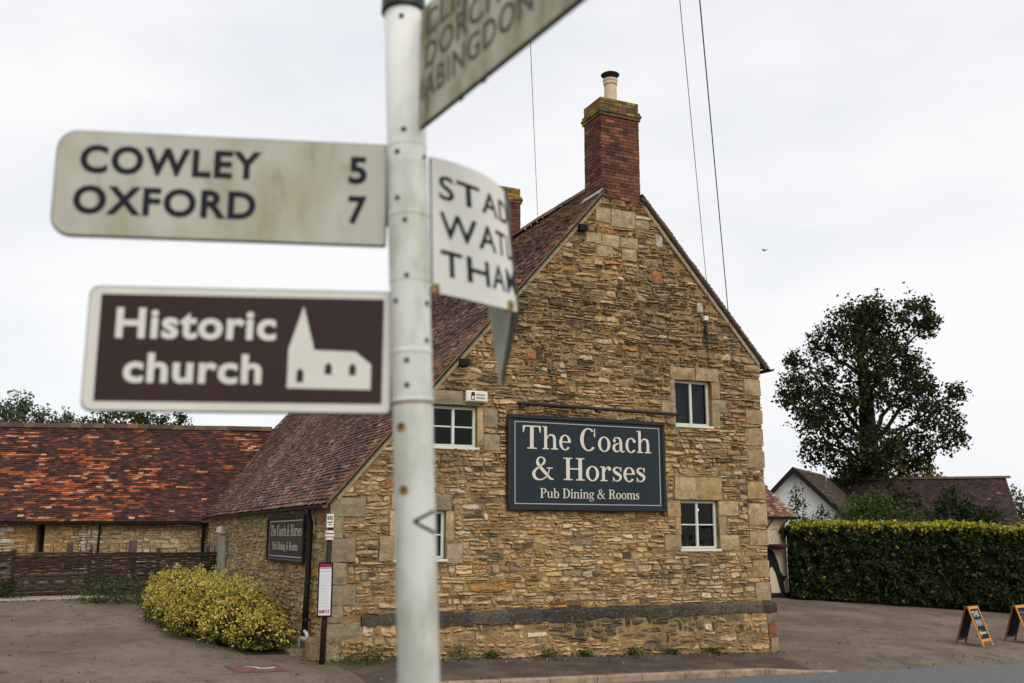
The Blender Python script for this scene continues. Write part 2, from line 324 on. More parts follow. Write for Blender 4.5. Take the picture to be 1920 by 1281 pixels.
# ================================================================== RUBBLE, TILES, WINDOWS (generators)
def rubble(fr, a0, a1, z0, z1, top, obst, hm, wm, colfn, depth, r, base_c=0.0, gap=0.005, wave=0.045, split=0.42, bot=None, seed=0.0):
    """random coursed rubble: returns [(verts, faces, colour, area)]"""
    rows = [z0]
    while rows[-1] < z1: rows.append(rows[-1] + hm * r.uniform(0.65, 1.45))
    def bz(k, a): return rows[k] + wave * fbm(a, k * 0.71, 0.9, 5.3 + seed) * 1.3 + wave * 0.5 * fbm(a, k * 1.3, 3.1, 1.3 + seed)
    res = []
    def stone(cor):                          # cor: 4 corners + mids around, (a,z)
        pts = np.array(cor); ctr = pts.mean(0)
        area = abs(np.sum(pts[:, 0] * np.roll(pts[:, 1], -1) - np.roll(pts[:, 0], -1) * pts[:, 1])) / 2
        if area < 0.0006: return
        w_, h_ = np.ptp(pts[:, 0]), np.ptp(pts[:, 1])
        dk = depth * (0.72 if ctr[1] < 3.6 else 1.0); d = dk * r.uniform(0.25, 1.0); tilt = (r.uniform(-0.35, 0.35) * dk, r.uniform(-0.7, 0.4) * dk)
        vs_ = [fr(a, z, base_c - 0.015) for a, z in pts]; n = len(pts)
        for sa, sz, rg in ((1 - min(0.3, 0.020 / w_), 1 - min(0.36, 0.016 / h_), 0.30), (0.55, 0.5, 0.34)):
            for a, z in pts:
                ia = ctr[0] + (a - ctr[0]) * sa * r.uniform(0.90, 1.03); iz = ctr[1] + (z - ctr[1]) * sz * r.uniform(0.82, 1.05)
                vs_.append(fr(ia, iz, base_c + max(0.004, d + tilt[0] * (a - ctr[0]) / w_ * 2 + tilt[1] * (z - ctr[1]) / h_ * 2 + r.uniform(-rg, rg * 0.6) * depth)))
        vs_.append(fr(ctr[0] + r.uniform(-.1, .1) * w_, ctr[1] + r.uniform(-.15, .15) * h_, base_c + d + r.uniform(-.2, .3) * depth))
        f = [(q * n + i, q * n + (i + 1) % n, (q + 1) * n + (i + 1) % n, (q + 1) * n + i) for q in (0, 1) for i in range(n)] + [(2 * n + i, 2 * n + (i + 1) % n, 3 * n) for i in range(n)]
        res.append((vs_, f, colfn(ctr[0], ctr[1], r), area))
    for k in range(len(rows) - 1):
        zl, zh = rows[k], rows[k + 1]; zm = (zl + zh) / 2
        spans = [(a0, a1)]
        for (oa, ob, oz0, oz1) in obst:
            if zm > oz0 and zm < oz1:
                ns = []
                for (p, q) in spans:
                    if ob <= p or oa >= q: ns.append((p, q))
                    else:
                        if oa > p: ns.append((p, oa))
                        if ob < q: ns.append((ob, q))
                spans = ns
        for (p, q) in spans:
            x = p
            while x < q - 0.02:
                wd = wm * r.choice((0.4, 0.6, 0.8, 1.0, 1.3, 1.8)) * r.uniform(0.8, 1.2)
                xe = x + wd
                if q - xe < wm * 0.45: xe = q
                xm = (x + xe) / 2
                if top(xm) < zm or (bot and bot(xm) > zh): x = xe; continue
                g_ = gap * r.uniform(0.5, 1.5)
                def clampz(a, z):
                    for (oa, ob, oz0, oz1) in obst:
                        if xe > oa + 0.005 and x < ob - 0.005:
                            if zm < oz0 and z > oz0: z = oz0
                            if zm > oz1 and z < oz1: z = oz1
                    return min(z, top(a) + 0.02)
                xs = [x + g_, x + (xe - x) * r.uniform(.3, .45), x + (xe - x) * r.uniform(.55, .7), xe - g_]
                cuts = [(k, k + 1, 0, 1)]
                if r.random() < split and zh - zl > 0.075:
                    m_ = r.uniform(0.38, 0.62); cuts = [(k, k + 1, 0, m_), (k, k + 1, m_, 1)]
                for (kb, kt, f0, f1) in cuts:
                    j = lambda s_=0.012: r.uniform(-s_, s_)
                    def zz(a, f): lo_, hi_ = bz(kb, a), bz(kt, a); return lo_ + (hi_ - lo_) * f
                    bt = [(a + j(), clampz(a, zz(a, f0) + g_ * 0.7 + j())) for a in xs]
                    tp_ = [(a + j(), clampz(a, zz(a, f1) - g_ * 0.7 + j())) for a in xs[::-1]]
                    rr = max(0.2, min(1, (bt[-1][1] - bt[0][1]) + 1))
                    hgt = tp_[0][1] - bt[-1][1]; cr = min(0.022, hgt * 0.25)        # knock the corners off
                    bt[0] = (bt[0][0] + r.uniform(0, cr), bt[0][1] + r.uniform(0, cr)); bt[-1] = (bt[-1][0] - r.uniform(0, cr), bt[-1][1] + r.uniform(0, cr))
                    tp_[0] = (tp_[0][0] - r.uniform(0, cr), tp_[0][1] - r.uniform(0, cr)); tp_[-1] = (tp_[-1][0] + r.uniform(0, cr), tp_[-1][1] - r.uniform(0, cr))
                    if hgt > 0.02: stone(bt + tp_)
                x = xe
    return res

def place_pieces(pieces, name, rest, m, parent, limit=300):
    """the largest `limit` pieces as objects of their own, the others joined as stuff"""
    pieces = sorted(pieces, key=lambda p: -p[3])
    for v, f, c, a in pieces[:limit]: mk(name, v, f, m, parent, [c] * len(f))
    if len(pieces) > limit:
        mb = MB()
        for v, f, c, a in pieces[limit:]: mb.add(v, f, c)
        mb.build(rest, m, parent, kind='stuff')

def tiles(o, du, dv, nrm, u0, u1, v0, v1, inside, colfn, r, gauge=0.1, wd=0.165, thick=0.014, sag=0.02, seed=0.0, near=None):
    """plain clay tiles: o origin, du along the eave, dv up the slope, nrm outwards. returns [(verts, faces, colour, -distance)]"""
    res = []; rows = int((v1 - v0) / gauge)
    for k in range(rows):
        v = v0 + k * gauge; off = (k % 2) * wd / 2 + r.uniform(-0.01, 0.01); x = u0 - off
        while x < u1:
            a, b_ = max(x, u0) + 0.003, min(x + wd, u1) - 0.003; x += wd
            if b_ - a < 0.03: continue
            um = (a + b_) / 2
            if not inside(um, v + gauge * 0.5): continue
            h = sag * fbm(um, v, 0.35, 2.0 + seed) + r.uniform(-0.004, 0.006); lift = 0.017 + r.uniform(-0.004, 0.009); e_ = r.uniform(-0.008, 0.008); tw = r.uniform(-0.004, 0.004)
            P = lambda u, vv, hh: o + du * u + dv * vv + nrm * hh
            lo, hi = v + e_, v + gauge + 0.02
            vs_ = [P(a, lo, h + lift + tw), P(b_, lo, h + lift - tw), P(b_, hi, h), P(a, hi, h), P(a, lo, h + lift + tw - thick), P(b_, lo, h + lift - tw - thick), P(b_, hi, h - thick), P(a, hi, h - thick)]
            f = [(0, 1, 2, 3), (4, 5, 1, 0), (5, 6, 2, 1), (7, 4, 0, 3)]
            c_ = vs_[0]; res.append((vs_, f, colfn(um, v, r), -math.hypot(c_[0], c_[1], c_[2] - 2.4)))
    return res

def make_window(fr, a0, a1, z0, z1, cols, rows, parent, recess=0.09, sill=True, curtain=False, mid_bar=0.055):
    wn = part_empty('window', fr(a0, z0, -recess), parent); fw = 0.055; c1, c0 = -recess, -recess - 0.06
    mb = MB(); bv = 0.006                                        # outer frame
    mb.bbox(fr, a0, a0 + fw, z0, z1, c0, c1, bv); mb.bbox(fr, a1 - fw, a1, z0, z1, c0, c1, bv)
    mb.bbox(fr, a0 + fw, a1 - fw, z1 - fw, z1, c0, c1 - 0.002, bv); mb.bbox(fr, a0 + fw, a1 - fw, z0, z0 + fw, c0, c1 - 0.002, bv)
    mb.build('frame', M['frame'], wn)
    am = (a0 + a1) / 2; xs = [a0 + fw, a1 - fw]; zs = [z0 + fw, z1 - fw]
    if cols == 2:
        MB().bbox(fr, am - mid_bar / 2, am + mid_bar / 2, z0 + fw, z1 - fw, c0, c1 - 0.001, bv).build('mullion', M['frame'], wn); xs = [a0 + fw, am - mid_bar / 2, am + mid_bar / 2, a1 - fw]
    zm = (z0 + z1) / 2
    if rows == 2:
        for i in range(cols): MB().bbox(fr, xs[2 * i], xs[2 * i + 1], zm - 0.014, zm + 0.014, c0 + 0.01, c1 - 0.012, 0.004).build('glazing_bar', M['frame'], wn)
        zs = [z0 + fw, zm - 0.014, zm + 0.014, z1 - fw]
    for i in range(cols):
        for j in range(rows):
            MB().box(fr, xs[2 * i], xs[2 * i + 1], zs[2 * j], zs[2 * j + 1], c0 + 0.02, c0 + 0.024).build('pane', M['glass'], wn)
    if sill: MB().bbox(fr, a0 - 0.035, a1 + 0.035, z0 - 0.05, z0, c0, 0.035, 0.008).build('sill', M['frame'], wn)
    room = MB(); d = -1.1; p = [(a0 + 0.01, z0 + 0.01), (a1 - 0.01, z0 + 0.01), (a1 - 0.01, z1 - 0.01), (a0 + 0.01, z1 - 0.01)]
    room.add([fr(a, z, c0 - 0.002) for a, z in p] + [fr(a, z, d) for a, z in p], [(4, 5, 6, 7)] + [(i, (i + 1) % 4, 4 + (i + 1) % 4, 4 + i) for i in range(4)]); room.build('room_recess', M['interior'], wn)
    if curtain:
        for q0, q1 in ((a0 + 0.06, am - 0.03), (am + 0.03, a1 - 0.06)):
            n = 26; vs_ = []
            for i in range(n + 1):
                a = q0 + (q1 - q0) * i / n; c = c0 - 0.10 + 0.025 * math.sin(i * 1.5); vs_ += [fr(a, z0 + 0.03, c), fr(a, z1 - 0.03, c)]
            mk('curtain', vs_, [(2 * i, 2 * i + 2, 2 * i + 3, 2 * i + 1) for i in range(n)], M['curtain'], wn, smooth=True)
    return wn

# ================================================================== THE PUB
pub = thing('pub_building', P0 + V(0, 0, 0.2), 'two-storey ochre rubble stone pub with steep tiled roof and brick chimney', 'building')
r = random.Random(11)
WIN = {'W1': (-2.25, -1.33, 4.70, 5.67), 'W2': (-2.21, -1.25, 2.13, 3.13), 'W3': (-7.72, -6.80, 4.05, 4.83), 'W4': (-8.40, -7.42, 1.98, 2.86)}
OCH = [(5, (0.56, 0.37, 0.155)), (4, (0.49, 0.315, 0.125)), (3, (0.60, 0.43, 0.205)), (2, (0.38, 0.25, 0.11)), (1.0, (0.52, 0.265, 0.085)), (0.5, (0.62, 0.49, 0.32))]
GRY = [(4, (0.30, 0.215, 0.105)), (3, (0.38, 0.27, 0.13)), (3, (0.22, 0.16, 0.085)), (1.5, (0.44, 0.32, 0.165)), (0.9, (0.15, 0.108, 0.06)), (0.45, (0.42, 0.21, 0.07)), (0.5, (0.50, 0.40, 0.27))]
DRK = [(3, (0.10, 0.085, 0.06)), (2, (0.15, 0.12, 0.08)), (1, (0.06, 0.052, 0.042))]
def gable_col(a, z, r):
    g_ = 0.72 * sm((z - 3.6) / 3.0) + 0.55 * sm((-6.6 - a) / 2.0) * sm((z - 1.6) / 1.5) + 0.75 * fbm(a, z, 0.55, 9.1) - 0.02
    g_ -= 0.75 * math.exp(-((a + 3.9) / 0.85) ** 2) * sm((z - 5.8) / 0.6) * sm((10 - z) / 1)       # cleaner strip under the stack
    if z < 1.1: g_ += 0.25
    for (a0, a1, z0, z1) in WIN.values():                                                          # run-off below sills
        if a0 - 0.1 < a < a1 + 0.1 and z0 - 0.55 < z < z0: g_ += 0.5
    if -6.2 < a < -2.6 and z < 2.86: g_ -= 0.35
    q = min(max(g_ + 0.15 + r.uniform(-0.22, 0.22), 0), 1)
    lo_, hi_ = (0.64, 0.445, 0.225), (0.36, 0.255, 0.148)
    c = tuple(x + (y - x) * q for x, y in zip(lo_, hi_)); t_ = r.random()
    if t_ < 0.035: c = (0.50, 0.26, 0.09)
    elif t_ < 0.11: c = (0.68, 0.54, 0.36)
    elif t_ < 0.14 + 0.07 * q: c = (0.19, 0.145, 0.09)
    elif t_ < 0.24 + 0.07 * q: c = (0.40, 0.30, 0.185)
    return jit(r, c, 0.17)

# structural core of the walls, with openings for the windows
core = MB()
def core_column(a0, a1, holes, base):
    zs = [base]; hs = sorted(holes)
    for (h0, h1) in hs: zs += [h0, h1]
    am = (a0 + a1) / 2; topa = min(zleft(a0), zright(a0)) - 0.04; topb = min(zleft(a1), zright(a1)) - 0.04
    if -3.97 < am < -2.93: topa = topb = 9.3
    for i in range(0, len(zs), 2):
        lo = zs[i]; hi = zs[i + 1] if i + 1 < len(zs) else None
        ta, tb = (hi, hi) if hi is not None else (topa, topb)
        core.hexa([G(a0, lo, 0), G(a1, lo, 0), G(a1, lo, -0.5), G(a0, lo, -0.5), G(a0, ta, 0), G(a1, tb, 0), G(a1, tb, -0.5), G(a0, ta, -0.5)])
cuts = sorted({-9.57, -0.01, -3.97, -2.93} | {x for w_ in WIN.values() for x in w_[:2]})
for a0, a1 in zip(cuts[:-1], cuts[1:]):
    am = (a0 + a1) / 2; core_column(a0, a1, [(w_[2], w_[3]) for w_ in WIN.values() if w_[0] < am < w_[1]], -0.4)
core.box(LW, -14.5, -0.51, -0.4, 3.0, -0.5, 0)                          # left wall
core.hexa([R0 + V(0, 0, -0.4) + B3 * 0.5 - E3 * .01, R0 + V(0, 0, -0.4) + B3 * ROOF_L - E3 * .01, R0 + V(0, 0, -0.4) + B3 * ROOF_L - E3 * 0.5, R0 + V(0, 0, -0.4) + B3 * 0.5 - E3 * 0.5] +
          [R0 + V(0, 0, 6.2) + B3 * 0.5 - E3 * .01, R0 + V(0, 0, 6.2) + B3 * ROOF_L - E3 * .01, R0 + V(0, 0, 6.2) + B3 * ROOF_L - E3 * 0.5, R0 + V(0, 0, 6.2) + B3 * 0.5 - E3 * 0.5])   # right wall
bk = lambda s, z: R0 + B3 * (ROOF_L - 0.3) + E3 * s + V(0, 0, z)
core.add([bk(-9.4, -0.4), bk(-0.1, -0.4), bk(-0.1, 6.1), bk(APEX_S, APEX_Z - .2), bk(-9.4, 3.1)], [(4, 3, 2, 1, 0)])   # rear gable
core.build('wall_core', M['mortar'], pub)

# plinth: lower wall stands proud, with a dark weathered band on top
gw = part_empty('gable_wall', G(-4.8, 0.1), pub)
plc = MB().box(G, -9.58, 0.04, -0.35, 0.84, 0.001, 0.075); plc.box(Fr(R0, B3), 0.0, 6, -0.35, 0.84, 0.0, 0.05); plc.build('plinth_core', M['mortar'], pub)
x = -9.0; 
while x < 0.10:
    wd = min(r.uniform(0.45, 0.95), 0.10 - x)
    if wd < 0.2: break
    h = r.uniform(-0.012, 0.012); a, b_ = x + 0.001, x + wd - 0.001; lo, hi = 0.80 + r.uniform(-.03, .03), 1.035 + h
    fade = sm((x + 9.2) / 1.5)
    pts = [(0.0, lo), (0.115, lo + 0.012), (0.125, hi - 0.06), (0.085, hi - 0.022), (0.0, hi)]
    vs_ = []; n = 5
    for i in range(n):
        aa = a + (b_ - a) * i / (n - 1)
        for c_, z_ in pts: vs_.append(G(aa, z_ + r.uniform(-.02, .02), c_ * (0.75 + 0.25 * fade) + (r.uniform(-.022, .018) if c_ else 0)))
    f = [(5 * i + j, 5 * (i + 1) + j, 5 * (i + 1) + j + 1, 5 * i + j + 1) for i in range(n - 1) for j in range(4)] + [(0, 1, 2, 3, 4), tuple(5 * (n - 1) + j for j in (4, 3, 2, 1, 0))]
    cc = jit(r, (0.085, 0.074, 0.060) if r.random() < 0.8 else (0.125, 0.105, 0.08), 0.18); mk('plinth_stone', vs_, f, M['plinth'], gw, [cc] * len(f)); x += wd

# dressed stones: quoins, window surrounds, blocks under the chimney
dressed = []
def block(a0, a1, z0, z1, c=0.045, col=None, name='dressed_stone', back=0.0):
    dressed.append((a0, a1, z0, z1))
    cc = jit(r, col or pick(r, [(3, (0.43, 0.31, 0.165)), (2, (0.48, 0.345, 0.185)), (2, (0.37, 0.27, 0.15)), (1, (0.42, 0.27, 0.125))]), 0.12)
    g_ = 0.006
    mb = MB(); cz = c + r.uniform(-0.008, 0.008); nx, ny = 4, 3; vs_ = []
    A = np.linspace(a0 + g_, a1 - g_, nx + 1); Z = np.linspace(z0 + g_, z1 - g_, ny + 1); off = {}
    for j, zz in enumerate(Z):
        for i, aa in enumerate(A):
            edge = i in (0, nx) or j in (0, ny); ja = 0 if not edge else r.uniform(-.004, .004)
            vs_.append(G(aa + ja * 2, zz + ja * 2, cz - (0.016 if edge else 0) + r.uniform(-.008, .008)))
    f = [(j * (nx + 1) + i, j * (nx + 1) + i + 1, (j + 1) * (nx + 1) + i + 1, (j + 1) * (nx + 1) + i) for j in range(ny) for i in range(nx)]
    ring = [i for i in range(nx)] + [j * (nx + 1) + nx for j in range(ny)] + [ny * (nx + 1) + i for i in range(nx, 0, -1)] + [j * (nx + 1) for j in range(ny, 0, -1)]
    base = len(vs_)
    for q in ring:
        p = vs_[q]; d = (p - G.o) @ G.c; vs_.append(p - G.c * (d + 0.02 + back))
    m_ = len(ring); f += [(ring[(i + 1) % m_], ring[i], base + i, base + (i + 1) % m_) for i in range(m_)]
    mk(name, vs_, f, M['ashlar'], gw, [cc] * len(f))
z = 1.05; i = 0
while z < 6.05:                                                      # right corner
    h = r.uniform(0.30, 0.48); h = min(h, 6.12 - z)
    if h < 0.12: break
    wd = r.uniform(0.34, 0.52)
    block(-wd, 0.025 + r.uniform(-.008, .012), z, z + h, 0.035, name='quoin', back=0.35); z += h; i += 1
    if r.random() < 0.75: z += r.choice((0.1, 0.16, 0.3))
z = 0.2; i = 0
while z < 3.05:                                                      # left corner
    h = min(r.uniform(0.28, 0.46), 3.1 - z)
    if h < 0.12: break
    wd = r.uniform(0.42, 0.66) if i % 2 else r.uniform(0.22, 0.32)
    block(-9.62, -9.60 + wd, z, z + h, 0.085 if z < 0.8 else 0.05, (0.30, 0.245, 0.155), name='quoin', back=0.35); z += h; i += 1
block(-0.12, 0.075, -0.2, 0.30, 0.14, (0.30, 0.21, 0.12), back=0.3); block(-0.14, 0.065, 0.30, 0.58, 0.12, (0.24, 0.085, 0.05), back=0.3, name='brick_patch'); block(-0.16, 0.06, 0.58, 0.83, 0.11, (0.25, 0.20, 0.13), back=0.3)
a0, a1, z0, z1 = WIN['W1']; block(a0 - 0.13, (a0 + a1) / 2 + .06, z1, 5.95, .05); block((a0 + a1) / 2 + .06, a1 + 0.2, z1, 5.97, .05)
block(a1, a1 + .22, 5.30, z1, .04); block(a1, a1 + .38, 5.02, 5.30, .04, (0.30, 0.24, 0.155)); block(a1, a1 + .2, 4.66, 5.02, .04); block(a0 - .13, a0, 5.18, z1, .04); block(a0 - .36, a0 - .0, 4.9, 5.18, .04)
a0, a1, z0, z1 = WIN['W2']; block(a0 - 0.15, (a0 + a1) / 2 - .09, z1 + .01, 3.62, .055); block((a0 + a1) / 2 - .09, a1 + 0.1, z1 + .01, 3.62, .055)
block(a1, a1 + .52, 2.82, z1, .04); block(a1, a1 + .2, 2.42, 2.82, .035); block(a1, a1 + .5, 2.1, 2.42, .04); block(a0 - .33, a0, 2.78, z1, .04); block(a0 - .13, a0, 2.42, 2.78, .03); block(a0 - .42, a0, 2.1, 2.42, .04)
a0, a1, z0, z1 = WIN['W3']; block(a0 - .12, -7.12, z1 + .01, 5.12, .06, (0.27, 0.22, 0.145)); block(a1, a1 + .13, 4.1, z1, .03); block(a1 + .13, a1 + .48, 4.0, 4.32, .04, (0.33, 0.27, 0.17)); block(a1 + .13, a1 + .42, 4.45, 4.80, .04, (0.30, 0.245, 0.16)); block(-7.12, a1 + .06, z1 + .01, 4.93, .05)
a0, a1, z0, z1 = WIN['W4']; block(a0 - .1, a0 + .5, z1 + .01, 3.16, .05); block(a0 + .5, a1 + .1, z1 + .01, 3.16, .05, (0.30, 0.245, 0.16)); block(a1, a1 + .16, 2.3, z1, .035); block(a1 + .02, a1 + .34, 1.9, 2.25, .04, (0.42, 0.33, 0.22)); block(a0 - .3, a0, 1.95, 2.4, .04); block(a0 - .12, a0, 2.4, z1, .04)
for a0, a1, z0, z1 in ((-3.74, -3.16, 8.86, 9.26), (-4.12, -3.76, 8.92, 9.24), (-3.14, -2.8, 8.9, 9.1), (-4.36, -4.0, 8.44, 8.66), (-3.98, -3.55, 8.42, 8.66), (-3.53, -3.1, 8.42, 8.64), (-4.1, -3.72, 8.16, 8.40), (-3.5, -3.14, 8.14, 8.4)):
    block(a0, a1, z0, z1, .035, (0.46, 0.36, 0.205))
for a0, a1, z0, z1 in ((-2.64, -2.46, 8.55, 8.82), (-1.62, -1.46, 7.2, 7.42)): block(a0, a1, z0, z1, .03, (0.52, 0.47, 0.40))
for a0, a1, z0, z1 in ((-2.75, -2.5, 7.72, 8.0), (-5.75, -5.55, 5.85, 5.98), (-8.6, -7.85, 2.97 + .3, 3.42), (-6.12, -5.85, 7.35, 7.47)): block(a0, a1, z0, z1, .035, (0.40, 0.175, 0.07))
for k in ('W1', 'W2', 'W3', 'W4'): make_window(G, *WIN[k], 2, 1 if k == 'W1' else 2, pub, curtain=(k == 'W1'))

obst = dressed + [(w_[0] - .01, w_[1] + .01, w_[2] - 0.02, w_[3]) for w_ in WIN.values()]
gtop = lambda a: min(zleft(a) - 0.10, zright(a) - 0.10, 9.27 if -3.97 < a < -2.93 else 99)
def plinth_col(a, z, r):
    g_ = math.exp(-((a + 3.6) / 1.9) ** 2) * sm((z - 0.25) / 0.4) + 0.5 * fbm(a, z, 0.8, 4.4)
    c = gable_col(a, 2.0, r)
    if g_ + r.uniform(-.25, .25) > 0.42: c = jit(r, (0.20, 0.165, 0.115) if r.random() < .6 else (0.13, 0.112, 0.085), .2)
    return c
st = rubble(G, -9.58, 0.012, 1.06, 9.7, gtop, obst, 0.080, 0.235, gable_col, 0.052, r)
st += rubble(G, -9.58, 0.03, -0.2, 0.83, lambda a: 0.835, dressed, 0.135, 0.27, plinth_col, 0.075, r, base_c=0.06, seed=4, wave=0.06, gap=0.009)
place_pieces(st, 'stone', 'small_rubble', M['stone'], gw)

# left side wall (thin low wing), stones paler and greyer
def left_col(a, z, r):
    q = 0.5 + 0.6 * fbm(a, z, 0.6, 2.2) + r.uniform(-.3, .3)
    return jit(r, pick(r, [(3, (0.52, 0.41, 0.25)), (3, (0.45, 0.35, 0.21)), (2, (0.58, 0.46, 0.29)), (1, (0.33, 0.265, 0.175))]) if q > 0.25 else pick(r, OCH), 0.16)
lw = part_empty('side_wall', LW(-6, 0.4), pub)
st = rubble(LW, -14.4, -0.32, 0.1, 2.95, lambda a: 2.96, [], 0.115, 0.26, left_col, 0.045, r, seed=8, wave=0.04)
place_pieces(st, 'stone', 'small_rubble', M['stone'], lw, 250)

# roof
S0 = R0 - 9.72 * E3 + V(0, 0, zleft(-9.72) + 0.03)                      # eave line start (near end)
nl = V(-LSL, 0, 1); nl = (E3 * -LSL + V(0, 0, 1)); nl /= np.linalg.norm(nl)
dvl = E3 + V(0, 0, LSL); sl_len = np.linalg.norm(dvl); dvl /= sl_len
SLOPE = (APEX_S + 9.72) * sl_len
BY = math.radians(8.7); BA = V(math.cos(BY), math.sin(BY), 0); BN = V(-math.sin(BY), math.cos(BY), 0)   # the barn: along its eave to the right, and backwards
J0 = P0 + B3 * 14.2 - E3 * 0.0
BSL = 0.86; BEZ = 3.06; BD = 3.45
def barn_z(p):                                                         # height of the barn's front slope over a point
    t = (p - J0) @ BN; return BEZ + min(t, 2 * BD - t) * BSL if t > -0.25 else -9
def main_z(p):
    s = (p - R0) @ E3; l_ = (p - R0) @ B3
    return zleft(s) if l_ < ROOF_L and s > -9.75 else -9
def roof_in(u, v):
    p = S0 + B3 * u + dvl * v; return p[2] > barn_z(p) - 0.02 and not (u < 0.76 and (p - R0) @ E3 > -4.0)
def roof_col(u, v, r):
    q = fbm(u, v, 0.5, 4.4) + r.uniform(-.4, .4)
    if u < 0.35 and r.random() < 0.5: return jit(r, (0.23, 0.105, 0.05), .2)
    c = pick(r, [(5, (0.105, 0.060, 0.047)), (3, (0.14, 0.08, 0.06)), (2, (0.075, 0.048, 0.04)), (1, (0.20, 0.13, 0.10)), (0.7, (0.25, 0.115, 0.07)), (0.35, (0.30, 0.25, 0.20))])
    if q > 0.35: c = pick(r, [(2, (0.22, 0.115, 0.07)), (2, (0.17, 0.125, 0.10)), (1, (0.28, 0.19, 0.13))])
    if v > SLOPE - 1.2 and r.random() < 0.5: c = (0.20, 0.13, 0.055)
    return jit(r, c, 0.2)
roof = part_empty('roof', S0, pub)
bb = MB()                                                              # battens and felt under the tiles
rl = lambda u, v, h: S0 + B3 * u + dvl * v + nl * h
VCH = (-3.97 + 9.72) * sl_len
for d0, d1, vt in ((-0.06, 0.72, VCH), (0.72, ROOF_L, SLOPE)):
    bb.hexa([rl(d0, 0.03, -0.09), rl(d1, 0.03, -0.09), rl(d1, vt, -0.09), rl(d0, vt, -0.09), rl(d0, 0.03, -0.05), rl(d1, 0.03, -0.05), rl(d1, vt, -0.05), rl(d0, vt, -0.05)])
bb.build('roof_deck', M['barge'], roof)
pc = tiles(S0, B3, dvl, nl, -0.10, ROOF_L, 0.0, SLOPE, roof_in, roof_col, r, seed=1, sag=0.035)
place_pieces(pc, 'roof_tile', 'roof_tiles_beyond', M['tile'], roof)
nr = E3 * RSL + V(0, 0, 1); nr /= np.linalg.norm(nr); dvr = -E3 + V(0, 0, RSL); srl = np.linalg.norm(dvr); dvr /= srl
S1 = R0 + E3 * 0.22 + V(0, 0, zright(0.22) + 0.03); RLEN = (0.22 - APEX_S) * srl
rr_ = lambda u, v, h: S1 + B3 * u + dvr * v + nr * h
RCH = (0.22 + 2.95) * srl; rd = MB()
for d0, d1, vt in ((-0.06, 0.72, RCH), (0.72, ROOF_L, RLEN)): rd.hexa([rr_(d0, 0.03, -0.06), rr_(d0, vt, -0.06), rr_(d1, vt, -0.06), rr_(d1, 0.03, -0.06), rr_(d0, 0.03, -0.012), rr_(d0, vt, -0.012), rr_(d1, vt, -0.012), rr_(d1, 0.03, -0.012)])
rd.build('roof_deck', M['barge'], roof)
mb = MB()
for v_, f_, c_, _ in tiles(S1, B3, dvr, nr, -0.10, 2.2, 0, RLEN, lambda u, v: u > 0.76 or v < RCH, roof_col, r, seed=3): mb.add(v_, f_, c_)
for v_, f_, c_, _ in tiles(S1, B3, dvr, nr, 2.2, ROOF_L, 0, RLEN, lambda u, v: True, roof_col, r, gauge=0.3, wd=0.5): mb.add(v_, f_, c_)
mb.build('roof_tiles_beyond', M['tile'], roof, kind='stuff')
u = 0.9                                                                # ridge tiles
while u < ROOF_L:
    rz = APEX_Z + 0.055 + 0.03 * fbm(u, 0, 0.4, 8); pts = []
    for uu in (u + .005, u + .33):
        for ds, dz in ((-.19, -.185), (-.11, -.075), (-.04, .0), (.04, .0), (.11, -.075), (.19, -.185)): pts.append(R0 + B3 * uu + E3 * (APEX_S + ds) + V(0, 0, rz + dz + .025))
    f_ = [(i, i + 1, 7 + i, 6 + i) for i in range(5)]; cc = jit(r, (0.20, 0.14, 0.06) if r.random() < .6 else (0.13, 0.075, 0.05), .2)
    mk('ridge_tile', pts, f_, M['tile'], roof, [cc] * 5)
    u += 0.335
# verges: mortar bedding under the tiles and black strips, the right one painting the gap's shade
def verge(name, sa, sb, zf, h0, h1, c0, c1, m):
    n = 14; vs_ = []
    for i in range(n + 1):
        s = sa + (sb - sa) * i / n; z_ = zf(s) + 0.006 * fbm(s, 0, 2, 1.1)
        vs_ += [G(s, z_ + h0, c0), G(s, z_ + h0, c1), G(s, z_ + h1, c1), G(s, z_ + h1, c0)]
    f_ = [(4 * i + j, 4 * i + (j + 1) % 4, 4 * (i + 1) + (j + 1) % 4, 4 * (i + 1) + j) for i in range(n) for j in range(4)] + [(3, 2, 1, 0), (4 * n, 4 * n + 1, 4 * n + 2, 4 * n + 3)]
    return mk(name, vs_, f_, m, roof)
verge('verge_mortar', -9.50, -3.98, zleft, -0.20, -0.072, 0.0, 0.045, M['verge']); verge('verge_strip', -9.66, -3.96, zleft, -0.070, -0.028, 0.0, 0.085, M['blackmatt']); verge('undercloak', -9.70, -3.95, zleft, -0.026, 0.014, 0.0, 0.098, M['barge'])
verge('verge_mortar', -0.02, -2.92, zright, -0.24, -0.130, 0.0, 0.055, M['verge']); verge('verge_strip', 0.16, -2.92, zright, -0.128, -0.028, 0.0, 0.03, M['blackmatt']); verge('undercloak', 0.20, -2.92, zright, -0.026, 0.014, 0.0, 0.098, M['barge'])
for s in (-4.52, -6.15, -7.16): MB().hexa([G(s + i, zleft(s) - 0.13 + k - j * .03, c) for k, j in ((-.16, 0), (0, 1)) for i, c in ((-.05, .13), (.14, .13), (.14, 0), (-.05, 0))]).build('purlin_end', M['blackmatt'], roof)
